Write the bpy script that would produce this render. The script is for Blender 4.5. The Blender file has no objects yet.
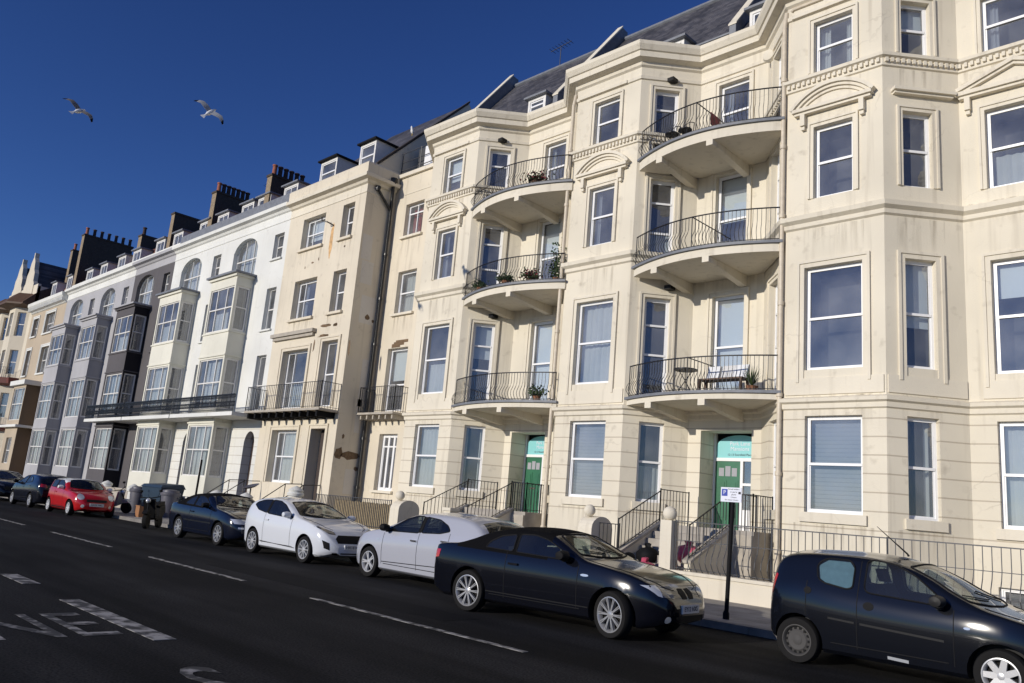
import bpy, bmesh, math, random
from mathutils import Vector, Matrix
from mathutils.bvhtree import BVHTree
random.seed(7)
R = math.radians
SC = bpy.context.scene
COL = SC.collection

# ------------------------------------------------------------------ camera, sky, sun, exposure
def make_camera():
    yaw, pitch, roll = 0.789747867, 0.206176194, 0.0849868766
    d = Vector((-math.sin(yaw)*math.cos(pitch), math.cos(yaw)*math.cos(pitch), math.sin(pitch)))
    r = Vector((math.cos(yaw), math.sin(yaw), 0)); u = r.cross(d)
    c, s = math.cos(roll), math.sin(roll)
    r2 = c*r + s*u; u2 = -s*r + c*u
    cam = bpy.data.cameras.new('camera'); o = bpy.data.objects.new('camera', cam); COL.objects.link(o)
    m = Matrix.Identity(4)
    for i in range(3):
        m[i][0], m[i][1], m[i][2] = r2[i], u2[i], -d[i]
    m[2][3] = 1.63
    o.matrix_world = m
    cam.sensor_width = 36; cam.lens = 802.2*36/1024
    cam.clip_start = 0.1; cam.clip_end = 9000
    SC.camera = o
make_camera()
SUN_EL, SUN_AZ = 15.0, 8.0            # degrees above the horizon; degrees left of the street's normal
W = bpy.data.worlds.new('World'); SC.world = W; W.use_nodes = True
_n = W.node_tree; _n.nodes.clear()
_o = _n.nodes.new('ShaderNodeOutputWorld'); _b = _n.nodes.new('ShaderNodeBackground'); _s = _n.nodes.new('ShaderNodeTexSky')
_s.sky_type = 'NISHITA'; _s.sun_disc = False; _s.sun_elevation = R(SUN_EL); _s.sun_rotation = R(180+SUN_AZ)
_s.air_density = 1.0; _s.dust_density = 0.0; _s.ozone_density = 4.0; _s.altitude = 0
_b.inputs['Strength'].default_value = 0.07
_g = _n.nodes.new('ShaderNodeGamma'); _g.inputs['Gamma'].default_value = 1.4
_v = _n.nodes.new('ShaderNodeVectorMath'); _v.operation = 'MULTIPLY'; _v.inputs[1].default_value = (.60, .61, .84)
_n.links.new(_s.outputs['Color'], _g.inputs['Color']); _n.links.new(_g.outputs[0], _v.inputs[0]); _n.links.new(_v.outputs[0], _b.inputs['Color']); _n.links.new(_b.outputs[0], _o.inputs['Surface'])
S = Vector((-math.sin(R(SUN_AZ))*math.cos(R(SUN_EL)), -math.cos(R(SUN_AZ))*math.cos(R(SUN_EL)), math.sin(R(SUN_EL))))
sl = bpy.data.lights.new('sun', 'SUN'); sl.energy = 3.6; sl.angle = R(0.5); sl.color = (1.0, 0.93, 0.82)
so = bpy.data.objects.new('sun', sl); COL.objects.link(so); so.rotation_euler = S.to_track_quat('Z', 'Y').to_euler(); so.location = (0, -20, 40)
vs = SC.view_settings; vs.view_transform = 'Standard'; vs.look = 'None'; vs.gamma = 1; vs.exposure = 0.0
SC.cycles.max_bounces = 8; SC.cycles.transparent_max_bounces = 12

# ------------------------------------------------------------------ materials
def srgb(r, g, b):
    return tuple(((c/255)/12.92 if c/255 <= .04045 else ((c/255+.055)/1.055)**2.4) for c in (r, g, b))+(1,)
def newmat(name):
    m = bpy.data.materials.new(name); m.use_nodes = True
    return m, m.node_tree.nodes, m.node_tree.links, m.node_tree.nodes['Principled BSDF']
def plain(name, col, rough=.6, metal=0., noise=.0, scale=8., bump=0., coat=0., spec=.5):
    m, N, L, P = newmat(name)
    P.inputs['Roughness'].default_value = rough; P.inputs['Metallic'].default_value = metal
    P.inputs['Specular IOR Level'].default_value = spec
    if coat: P.inputs['Coat Weight'].default_value = coat; P.inputs['Coat Roughness'].default_value = .03
    P.inputs['Base Color'].default_value = tuple(col[:3])+(1,)
    if noise or bump:
        tc = N.new('ShaderNodeNewGeometry'); nz = N.new('ShaderNodeTexNoise'); nz.inputs['Scale'].default_value = scale
        nz.inputs['Detail'].default_value = 6; L.new(tc.outputs['Position'], nz.inputs['Vector'])
        if noise:
            mp = N.new('ShaderNodeMapRange'); mp.inputs[1].default_value = .3; mp.inputs[2].default_value = .7
            mp.inputs[3].default_value = 1-noise; mp.inputs[4].default_value = 1+noise
            L.new(nz.outputs[0], mp.inputs[0])
            mx = N.new('ShaderNodeVectorMath'); mx.operation = 'SCALE'; mx.inputs[0].default_value = col[:3]
            L.new(mp.outputs[0], mx.inputs['Scale']); L.new(mx.outputs[0], P.inputs['Base Color'])
        if bump:
            b = N.new('ShaderNodeBump'); b.inputs['Strength'].default_value = bump; b.inputs['Distance'].default_value = .02
            L.new(nz.outputs[0], b.inputs['Height']); L.new(b.outputs[0], P.inputs['Normal'])
    return m
def stucco(name, col, stain=(.34, .29, .22), amount=.35, joints=False, flake=0.):
    """painted render: large soft tone changes, vertical rain streaks, fine grain; optional horizontal rustication joints, optional flaking"""
    m, N, L, P = newmat(name)
    P.inputs['Roughness'].default_value = .75; P.inputs['Specular IOR Level'].default_value = .25
    g = N.new('ShaderNodeNewGeometry')
    def noise(scale, detail, vec=None):
        n = N.new('ShaderNodeTexNoise'); n.inputs['Scale'].default_value = scale; n.inputs['Detail'].default_value = detail
        L.new(vec if vec else g.outputs['Position'], n.inputs['Vector']); return n.outputs[0]
    def rng(src, a, b, c, d):
        n = N.new('ShaderNodeMapRange'); n.inputs[1].default_value = a; n.inputs[2].default_value = b; n.inputs[3].default_value = c; n.inputs[4].default_value = d
        L.new(src, n.inputs[0]); return n.outputs[0]
    def mix(fac, a, b):
        n = N.new('ShaderNodeMix'); n.data_type = 'RGBA'; L.new(fac, n.inputs[0])
        for v, i in ((a, 6), (b, 7)):
            if isinstance(v, tuple): n.inputs[i].default_value = v[:3]+(1,)
            else: L.new(v, n.inputs[i])
        return n.outputs[2]
    mpg = N.new('ShaderNodeMapping'); mpg.inputs['Scale'].default_value = (5, 5, .25); L.new(g.outputs['Position'], mpg.inputs['Vector'])
    base = mix(rng(noise(.45, 3), .35, .65, 0, 1), tuple(c*.93 for c in col[:3]), tuple(min(1, c*1.05) for c in col[:3]))
    c = mix(rng(noise(1.0, 6, mpg.outputs[0]), .56, .8, 0, amount), base, stain)
    c = mix(rng(noise(3.2, 8), .62, .8, 0, amount*.9), c, tuple(s*.9 for s in stain))
    hgt = noise(26, 5)
    wob = N.new('ShaderNodeVectorMath'); wob.operation = 'MULTIPLY_ADD'; nzc = N.new('ShaderNodeTexNoise'); nzc.inputs['Scale'].default_value = 1.6; nzc.inputs['Detail'].default_value = 5
    L.new(g.outputs['Position'], nzc.inputs['Vector']); L.new(nzc.outputs['Color'], wob.inputs[0]); wob.inputs[1].default_value = (.9, .9, .9); L.new(g.outputs['Position'], wob.inputs[2])
    vor = N.new('ShaderNodeTexVoronoi'); vor.feature = 'DISTANCE_TO_EDGE'; vor.inputs['Scale'].default_value = .55; L.new(wob.outputs[0], vor.inputs['Vector'])
    crk = rng(vor.outputs['Distance'], .004, .012, 1, 0); msk = rng(noise(.7, 2), .5, .62, 0, .17)
    mm = N.new('ShaderNodeMath'); mm.operation = 'MULTIPLY'; L.new(crk, mm.inputs[0]); L.new(msk, mm.inputs[1]); c = mix(mm.outputs[0], c, tuple(q*.6 for q in stain))
    if flake:
        f = rng(noise(1.3, 9), .70-flake, .715-flake, 0, 1); c = mix(f, c, (.30, .22, .15))
        f2 = rng(noise(2.1, 7), .69, .70, 0, 1); c = mix(f2, c, (.42, .34, .24))
    if joints:
        sx = N.new('ShaderNodeSeparateXYZ'); L.new(g.outputs['Position'], sx.inputs[0])
        a = N.new('ShaderNodeMath'); a.operation = 'MULTIPLY_ADD'; L.new(sx.outputs[2], a.inputs[0]); a.inputs[1].default_value = 1/.41; a.inputs[2].default_value = .52
        fr = N.new('ShaderNodeMath'); fr.operation = 'FRACT'; L.new(a.outputs[0], fr.inputs[0])
        pp = N.new('ShaderNodeMath'); pp.operation = 'PINGPONG'; L.new(fr.outputs[0], pp.inputs[0]); pp.inputs[1].default_value = .5
        gv = rng(pp.outputs[0], .012, .05, 1, 0)
        c = mix(rng(gv, 0, 1, 0, .55), c, (.25, .19, .13))
        hm = N.new('ShaderNodeMath'); hm.operation = 'MULTIPLY_ADD'; L.new(gv, hm.inputs[0]); hm.inputs[1].default_value = -1.6; L.new(hgt, hm.inputs[2]); hgt = hm.outputs[0]
    L.new(c, P.inputs['Base Color'])
    b = N.new('ShaderNodeBump'); b.inputs['Strength'].default_value = .35; b.inputs['Distance'].default_value = .012
    L.new(hgt, b.inputs['Height']); L.new(b.outputs[0], P.inputs['Normal'])
    return m
def glass(name, f0=.18, tint=(.8, .86, .88), film=.115):
    """thin pane: clear, with a mirror reflection that grows towards grazing angles"""
    m = bpy.data.materials.new(name); m.use_nodes = True; N = m.node_tree.nodes; L = m.node_tree.links; N.clear()
    o = N.new('ShaderNodeOutputMaterial'); mx = N.new('ShaderNodeMixShader'); t = N.new('ShaderNodeBsdfTransparent'); gl = N.new('ShaderNodeBsdfGlossy')
    t.inputs['Color'].default_value = tint+(1,); gl.inputs['Roughness'].default_value = .0
    g = N.new('ShaderNodeNewGeometry'); nz = N.new('ShaderNodeTexNoise'); nz.inputs['Scale'].default_value = 1.2; L.new(g.outputs['Position'], nz.inputs['Vector'])
    b = N.new('ShaderNodeBump'); b.inputs['Strength'].default_value = .12; b.inputs['Distance'].default_value = .05; L.new(nz.outputs[0], b.inputs['Height']); L.new(b.outputs[0], gl.inputs['Normal'])
    def mth(op, a, b_):
        q = N.new('ShaderNodeMath'); q.operation = op
        for v, k in ((a, 0), (b_, 1)):
            if isinstance(v, (int, float)): q.inputs[k].default_value = v
            elif v is not None: L.new(v, q.inputs[k])
        return q.outputs[0]
    d = N.new('ShaderNodeVectorMath'); d.operation = 'DOT_PRODUCT'; L.new(g.outputs['Normal'], d.inputs[0]); L.new(g.outputs['Incoming'], d.inputs[1])
    c = mth('SUBTRACT', 1, mth('ABSOLUTE', d.outputs['Value'], None)); f = mth('ADD', f0, mth('MULTIPLY', mth('POWER', c, 5), 1-f0))
    L.new(f, mx.inputs[0]); L.new(t.outputs[0], mx.inputs[1]); L.new(gl.outputs[0], mx.inputs[2])
    # salt and dust film; its pale colour also stands in for hazy sky reflection
    df = N.new('ShaderNodeBsdfDiffuse'); df.inputs['Color'].default_value = (.72, .74, .78, 1); m2 = N.new('ShaderNodeMixShader'); n2 = N.new('ShaderNodeTexNoise'); n2.inputs['Scale'].default_value = .9; n2.inputs['Detail'].default_value = 5
    L.new(g.outputs['Position'], n2.inputs['Vector']); r = N.new('ShaderNodeMapRange'); r.inputs[1].default_value = .3; r.inputs[2].default_value = .7; r.inputs[3].default_value = film*.35; r.inputs[4].default_value = film*1.6
    L.new(n2.outputs[0], r.inputs[0]); L.new(r.outputs[0], m2.inputs[0]); L.new(mx.outputs[0], m2.inputs[1]); L.new(df.outputs[0], m2.inputs[2]); L.new(m2.outputs[0], o.inputs['Surface'])
    return m
def translucent(name, col, alpha):
    m = bpy.data.materials.new(name); m.use_nodes = True; N = m.node_tree.nodes; L = m.node_tree.links; N.clear()
    o = N.new('ShaderNodeOutputMaterial'); mx = N.new('ShaderNodeMixShader'); t = N.new('ShaderNodeBsdfTransparent'); d = N.new('ShaderNodeBsdfDiffuse')
    d.inputs['Color'].default_value = col+(1,); mx.inputs[0].default_value = alpha
    L.new(t.outputs[0], mx.inputs[1]); L.new(d.outputs[0], mx.inputs[2]); L.new(mx.outputs[0], o.inputs['Surface'])
    return m
def paint(name, col, rough=.35, metal=0.):
    return plain(name, col, min(rough, .14), metal, coat=.5, spec=.3)

M = {}
CREAM = (.69, .632, .512)
M['cream'] = stucco('cream_stucco', CREAM, amount=.5)
M['cream_rust'] = stucco('rusticated_stucco', CREAM, amount=.5, joints=True)
M['cream_trim'] = stucco('cream_trim', (.70, .642, .525), amount=.42)
M['peel'] = stucco('peeling_stucco', (.67, .60, .475), amount=.45)
M['white_wall'] = stucco('white_stucco', (.70, .70, .66), amount=.18)
M['white_rust'] = stucco('white_rusticated', (.68, .67, .62), amount=.22, joints=True)
M['offwhite'] = stucco('offwhite_stucco', (.70, .68, .58), amount=.15)
M['darkgrey'] = stucco('dark_grey_render', (.105, .097, .10), stain=(.06, .055, .055), amount=.3)
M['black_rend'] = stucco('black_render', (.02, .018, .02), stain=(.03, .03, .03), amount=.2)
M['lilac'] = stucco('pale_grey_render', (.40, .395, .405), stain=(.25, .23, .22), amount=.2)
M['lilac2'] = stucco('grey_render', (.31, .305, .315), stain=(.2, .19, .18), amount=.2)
M['tan'] = stucco('tan_stucco', (.46, .38, .28), amount=.2)
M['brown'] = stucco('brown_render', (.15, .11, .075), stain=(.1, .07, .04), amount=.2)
M['yellow'] = stucco('pale_yellow_stucco', (.62, .56, .45), amount=.25)
M['ochre'] = stucco('ochre_stucco', (.52, .42, .28), amount=.25)
M['upvc'] = plain('white_window_frame', (.82, .82, .82), .35)
M['wood_white'] = plain('white_painted_wood', (.72, .70, .66), .5, noise=.08)
M['glass'] = glass('window_glass')
M['carglass'] = glass('car_glass', .08, (.42, .48, .48), .012)
M['darkglass'] = glass('tinted_car_glass', .07, (.10, .11, .13), .012)
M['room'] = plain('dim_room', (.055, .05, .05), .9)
M['net'] = translucent('net_curtain', (.75, .74, .72), .72)
M['drape'] = plain('grey_curtain', (.35, .35, .38), .9)
M['blind'] = plain('pale_blind', (.72, .73, .74), .7)
M['redcloth'] = plain('red_curtain', (.35, .04, .05), .9)
M['iron'] = plain('black_iron', (.018, .018, .02), .45, metal=.3)
M['greyiron'] = plain('grey_iron', (.06, .062, .068), .5, metal=.2)
M['lead'] = plain('grey_lead', (.17, .18, .20), .55, noise=.15, scale=5)
M['pipe'] = plain('cream_pipe', (.6, .52, .40), .5, noise=.1)
M['blackpipe'] = plain('black_pipe', (.012, .012, .013), .4)
M['pot'] = plain('terracotta_pot', (.30, .10, .055), .8, noise=.2)
M['darkpot'] = plain('sooty_pot', (.05, .03, .025), .9, noise=.2)
M['green'] = plain('green_door_paint', (.025, .135, .07), .4, noise=.12, scale=3)
M['aqua'] = plain('aqua_fanlight', (.24, .58, .60), .4)
M['white'] = plain('white_paint', (.8, .8, .8), .45)
M['black'] = plain('matt_black', (.008, .008, .009), .7, spec=.15)
M['fabric'] = plain('black_fabric_hood', (.006, .006, .007), .95, bump=.2, scale=90, spec=.05)
M['rubber'] = plain('tyre_rubber', (.013, .0125, .0125), .85, bump=.1, scale=60, spec=.15)
M['alloy'] = plain('alloy', (.50, .50, .51), .35, metal=.35)
M['alloydark'] = plain('dull_steel_wheel', (.075, .072, .07), .7, metal=.2, spec=.2)
M['chrome'] = plain('chrome', (.75, .75, .76), .08, metal=1)
M['trim'] = plain('black_plastic', (.011, .011, .012), .5, spec=.2)
M['lens'] = plain('headlamp_lens', (.55, .57, .6), .08, metal=.35, coat=1)
M['lensdark'] = plain('dark_lens', (.06, .06, .07), .08, coat=1)
M['red'] = plain('red_lens', (.45, .01, .012), .15, coat=1)
M['amber'] = plain('amber_lens', (.6, .2, .02), .15, coat=1)
M['plate'] = plain('white_plate', (.7, .7, .68), .4)
M['plate_y'] = plain('yellow_plate', (.65, .45, .05), .4)
M['seat'] = plain('dark_seat_cloth', (.03, .03, .034), .9)
M['paper'] = plain('pale_paper', (.62, .75, .66), .8)
M['shade'] = plain('pale_blue_sunshade', (.42, .62, .74), .7, noise=.1, scale=12)
M['skin_white'] = plain('white_feather', (.75, .75, .74), .8)
M['grey_feather'] = plain('grey_feather', (.32, .33, .35), .8)
M['beak'] = plain('yellow_beak', (.6, .4, .05), .6)
M['leaf'] = plain('leaf_green', (.05, .085, .03), .6, noise=.3)
M['flower'] = plain('dark_red_flower', (.22, .03, .04), .7, noise=.3)
M['wood'] = plain('dark_wood', (.10, .055, .03), .6, noise=.2)
M['terra'] = plain('clay_planter', (.28, .13, .07), .8)
M['bin'] = plain('grey_bin_plastic', (.10, .098, .12), .5, noise=.06)
M['teal'] = plain('dark_teal_metal', (.02, .04, .065), .5, noise=.1)
M['pink'] = plain('pink_plastic', (.55, .10, .17), .5)
M['orange'] = plain('orange_card', (.30, .14, .06), .8)
M['stone'] = plain('pale_stone', (.40, .36, .30), .85, noise=.12, scale=4, bump=.3)
M['step'] = plain('worn_stone_step', (.34, .31, .27), .85, noise=.18, scale=3, bump=.3)
M['reed'] = plain('reed_screen', (.38, .30, .18), .9, noise=.2, scale=14)
M['brick'] = plain('dark_red_tile', (.12, .045, .03), .85, noise=.25, scale=14, bump=.3)
M['dark_brick'] = plain('dark_shaded_brick', (.055, .043, .035), .9, noise=.25, scale=9, bump=.3)  # dark tone carries the shade of the chimney sides; also roof ends and verge
M['stackfront_lit'] = plain('lit_stack_brick', (.26, .20, .13), .9, noise=.25, scale=9, bump=.3)  # lighter copy for the chimney fronts, sunlight put into the colour
M['wframe_dark'] = plain('dark_casement', (.04, .03, .03), .5)
M['signblue'] = plain('sign_blue', (.02, .05, .35), .5)
M['signwhite'] = plain('sign_white', (.70, .72, .80), .5)
M['ink'] = plain('dark_lettering', (.03, .03, .04), .6)
M['rust'] = plain('rust_stain', (.58, .36, .17), .9, noise=.3, scale=5)
M['peelpatch'] = plain('bare_render_patch', (.16, .105, .06), .95, noise=.3, scale=9, bump=.4)
M['patch'] = stucco('repair_patch', (.66, .62, .55), amount=.2)
M['door_open'] = plain('dark_hallway', (.05, .035, .03), .8)

def slate():
    m, N, L, P = newmat('slate_roof'); P.inputs['Roughness'].default_value = .55
    g = N.new('ShaderNodeNewGeometry'); mp = N.new('ShaderNodeMapping'); mp.inputs['Rotation'].default_value = (R(48), 0, 0)
    br = N.new('ShaderNodeTexBrick'); br.inputs['Scale'].default_value = 1; br.inputs['Brick Width'].default_value = .28; br.inputs['Row Height'].default_value = .2
    br.inputs['Mortar Size'].default_value = .008; br.inputs['Color1'].default_value = (.045, .045, .052, 1); br.inputs['Color2'].default_value = (.10, .095, .10, 1); br.inputs['Mortar'].default_value = (.02, .02, .022, 1)
    # coordinates along the slope: x stays, y = sqrt2-ish distance up the slope from the height
    sx = N.new('ShaderNodeSeparateXYZ'); cx = N.new('ShaderNodeCombineXYZ'); L.new(g.outputs['Position'], sx.inputs[0])
    ml = N.new('ShaderNodeMath'); ml.operation = 'MULTIPLY'; ml.inputs[1].default_value = 1.33; L.new(sx.outputs[2], ml.inputs[0])
    ad = N.new('ShaderNodeMath'); L.new(sx.outputs[0], ad.inputs[0]); ad.inputs[1].default_value = 0
    L.new(ad.outputs[0], cx.inputs[0]); L.new(ml.outputs[0], cx.inputs[1]); L.new(cx.outputs[0], br.inputs['Vector'])
    nz = N.new('ShaderNodeTexNoise'); nz.inputs['Scale'].default_value = .9; nz.inputs['Detail'].default_value = 6; L.new(g.outputs['Position'], nz.inputs['Vector'])
    r = N.new('ShaderNodeMapRange'); r.inputs[1].default_value = .35; r.inputs[2].default_value = .7; r.inputs[3].default_value = .75; r.inputs[4].default_value = 1.5; L.new(nz.outputs[0], r.inputs[0])
    v = N.new('ShaderNodeVectorMath'); v.operation = 'SCALE'; L.new(br.outputs[0], v.inputs[0]); L.new(r.outputs[0], v.inputs['Scale']); L.new(v.outputs[0], P.inputs['Base Color'])
    b = N.new('ShaderNodeBump'); b.inputs['Strength'].default_value = .5; b.inputs['Distance'].default_value = .02; L.new(br.outputs[0], b.inputs['Height']); L.new(b.outputs[0], P.inputs['Normal'])
    return m
M['slate'] = slate()
def streaks():
    m = bpy.data.materials.new('rain_streaks'); m.use_nodes = True; N = m.node_tree.nodes; L = m.node_tree.links; N.clear()
    o = N.new('ShaderNodeOutputMaterial'); mx = N.new('ShaderNodeMixShader'); t = N.new('ShaderNodeBsdfTransparent'); d = N.new('ShaderNodeBsdfDiffuse'); d.inputs['Color'].default_value = (.24, .19, .13, 1)
    g = N.new('ShaderNodeNewGeometry'); mp = N.new('ShaderNodeMapping'); mp.inputs['Scale'].default_value = (9, 9, .5); L.new(g.outputs['Position'], mp.inputs['Vector'])
    nz = N.new('ShaderNodeTexNoise'); nz.inputs['Scale'].default_value = 1; nz.inputs['Detail'].default_value = 5; L.new(mp.outputs[0], nz.inputs['Vector'])
    r = N.new('ShaderNodeMapRange'); r.inputs[1].default_value = .48; r.inputs[2].default_value = .75; r.inputs[3].default_value = 0; r.inputs[4].default_value = .36; L.new(nz.outputs[0], r.inputs[0])
    tc = N.new('ShaderNodeTexCoord'); sx = N.new('ShaderNodeSeparateXYZ'); L.new(tc.outputs['Generated'], sx.inputs[0]); q = N.new('ShaderNodeMath'); q.operation = 'MULTIPLY'; L.new(r.outputs[0], q.inputs[0]); L.new(sx.outputs[2], q.inputs[1])
    L.new(q.outputs[0], mx.inputs[0]); L.new(t.outputs[0], mx.inputs[1]); L.new(d.outputs[0], mx.inputs[2]); L.new(mx.outputs[0], o.inputs['Surface']); return m
M['streaks'] = streaks()
def asphalt():
    m, N, L, P = newmat('asphalt'); P.inputs['Roughness'].default_value = .9; P.inputs['Specular IOR Level'].default_value = .1
    g = N.new('ShaderNodeNewGeometry')
    mp = N.new('ShaderNodeMapping'); mp.inputs['Scale'].default_value = (.12, 1.3, 1); L.new(g.outputs['Position'], mp.inputs['Vector'])
    n1 = N.new('ShaderNodeTexNoise'); n1.inputs['Scale'].default_value = .8; n1.inputs['Detail'].default_value = 5; L.new(mp.outputs[0], n1.inputs['Vector'])
    n2 = N.new('ShaderNodeTexNoise'); n2.inputs['Scale'].default_value = 40; n2.inputs['Detail'].default_value = 6; L.new(g.outputs['Position'], n2.inputs['Vector'])
    n3 = N.new('ShaderNodeTexNoise'); n3.inputs['Scale'].default_value = .7; n3.inputs['Detail'].default_value = 7; L.new(g.outputs['Position'], n3.inputs['Vector'])
    def rng(s, a, b, c, d):
        q = N.new('ShaderNodeMapRange'); q.inputs[1].default_value = a; q.inputs[2].default_value = b; q.inputs[3].default_value = c; q.inputs[4].default_value = d; L.new(s, q.inputs[0]); return q.outputs[0]
    def mul(a, b):
        q = N.new('ShaderNodeMath'); q.operation = 'MULTIPLY'; L.new(a, q.inputs[0]); L.new(b, q.inputs[1]); return q.outputs[0]
    t = mul(mul(rng(n1.outputs[0], .38, .62, .45, 1.5), rng(n2.outputs[0], .35, .65, .35, 1.8)), rng(n3.outputs[0], .35, .7, .8, 1.25))
    v = N.new('ShaderNodeVectorMath'); v.operation = 'SCALE'; v.inputs[0].default_value = (.0135, .0132, .0135); L.new(t, v.inputs['Scale']); L.new(v.outputs[0], P.inputs['Base Color'])
    b = N.new('ShaderNodeBump'); b.inputs['Strength'].default_value = .5; b.inputs['Distance'].default_value = .01; L.new(n2.outputs[0], b.inputs['Height']); L.new(b.outputs[0], P.inputs['Normal'])
    return m
M['asphalt'] = asphalt()
M['tarmac'] = plain('pale_promenade_paving', (.27, .24, .195), .9, noise=.2, scale=2)
def paving():
    m, N, L, P = newmat('paving_slabs'); P.inputs['Roughness'].default_value = .85
    g = N.new('ShaderNodeNewGeometry'); br = N.new('ShaderNodeTexBrick'); br.inputs['Scale'].default_value = 1; br.inputs['Brick Width'].default_value = .9; br.inputs['Row Height'].default_value = .6
    br.inputs['Mortar Size'].default_value = .008; br.inputs['Color1'].default_value = (.30, .28, .25, 1); br.inputs['Color2'].default_value = (.36, .335, .30, 1); br.inputs['Mortar'].default_value = (.09, .085, .08, 1)
    L.new(g.outputs['Position'], br.inputs['Vector'])
    nz = N.new('ShaderNodeTexNoise'); nz.inputs['Scale'].default_value = 1.7; nz.inputs['Detail'].default_value = 8; L.new(g.outputs['Position'], nz.inputs['Vector'])
    r = N.new('ShaderNodeMapRange'); r.inputs[1].default_value = .3; r.inputs[2].default_value = .7; r.inputs[3].default_value = .75; r.inputs[4].default_value = 1.15; L.new(nz.outputs[0], r.inputs[0])
    v = N.new('ShaderNodeVectorMath'); v.operation = 'SCALE'; L.new(br.outputs[0], v.inputs[0]); L.new(r.outputs[0], v.inputs['Scale']); L.new(v.outputs[0], P.inputs['Base Color'])
    return m
M['paving'] = paving()
def roadpaint(lo=.42, hi=.58, nm='worn_road_paint'):
    """thermoplastic line, worn through in places"""
    m, N, L, P = newmat(nm); P.inputs['Roughness'].default_value = .8
    g = N.new('ShaderNodeNewGeometry'); nz = N.new('ShaderNodeTexNoise'); nz.inputs['Scale'].default_value = 5; nz.inputs['Detail'].default_value = 9; L.new(g.outputs['Position'], nz.inputs['Vector'])
    r = N.new('ShaderNodeMapRange'); r.inputs[1].default_value = lo; r.inputs[2].default_value = hi; L.new(nz.outputs[0], r.inputs[0])
    mx = N.new('ShaderNodeMix'); mx.data_type = 'RGBA'; L.new(r.outputs[0], mx.inputs[0]); mx.inputs[6].default_value = (.34, .325, .31, 1); mx.inputs[7].default_value = (.03, .029, .029, 1)
    L.new(mx.outputs[2], P.inputs['Base Color']); return m
M['roadpaint'] = roadpaint(); M['fadedpaint'] = roadpaint(.36, .50, 'faded_road_paint')
def water():
    m, N, L, P = newmat('sea_water'); P.inputs['Base Color'].default_value = (.03, .07, .10, 1); P.inputs['Roughness'].default_value = .25
    g = N.new('ShaderNodeNewGeometry'); nz = N.new('ShaderNodeTexNoise'); nz.inputs['Scale'].default_value = .3; L.new(g.outputs['Position'], nz.inputs['Vector'])
    b = N.new('ShaderNodeBump'); b.inputs['Strength'].default_value = .6; L.new(nz.outputs[0], b.inputs['Height']); L.new(b.outputs[0], P.inputs['Normal']); return m
M['sea'] = water()

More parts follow.
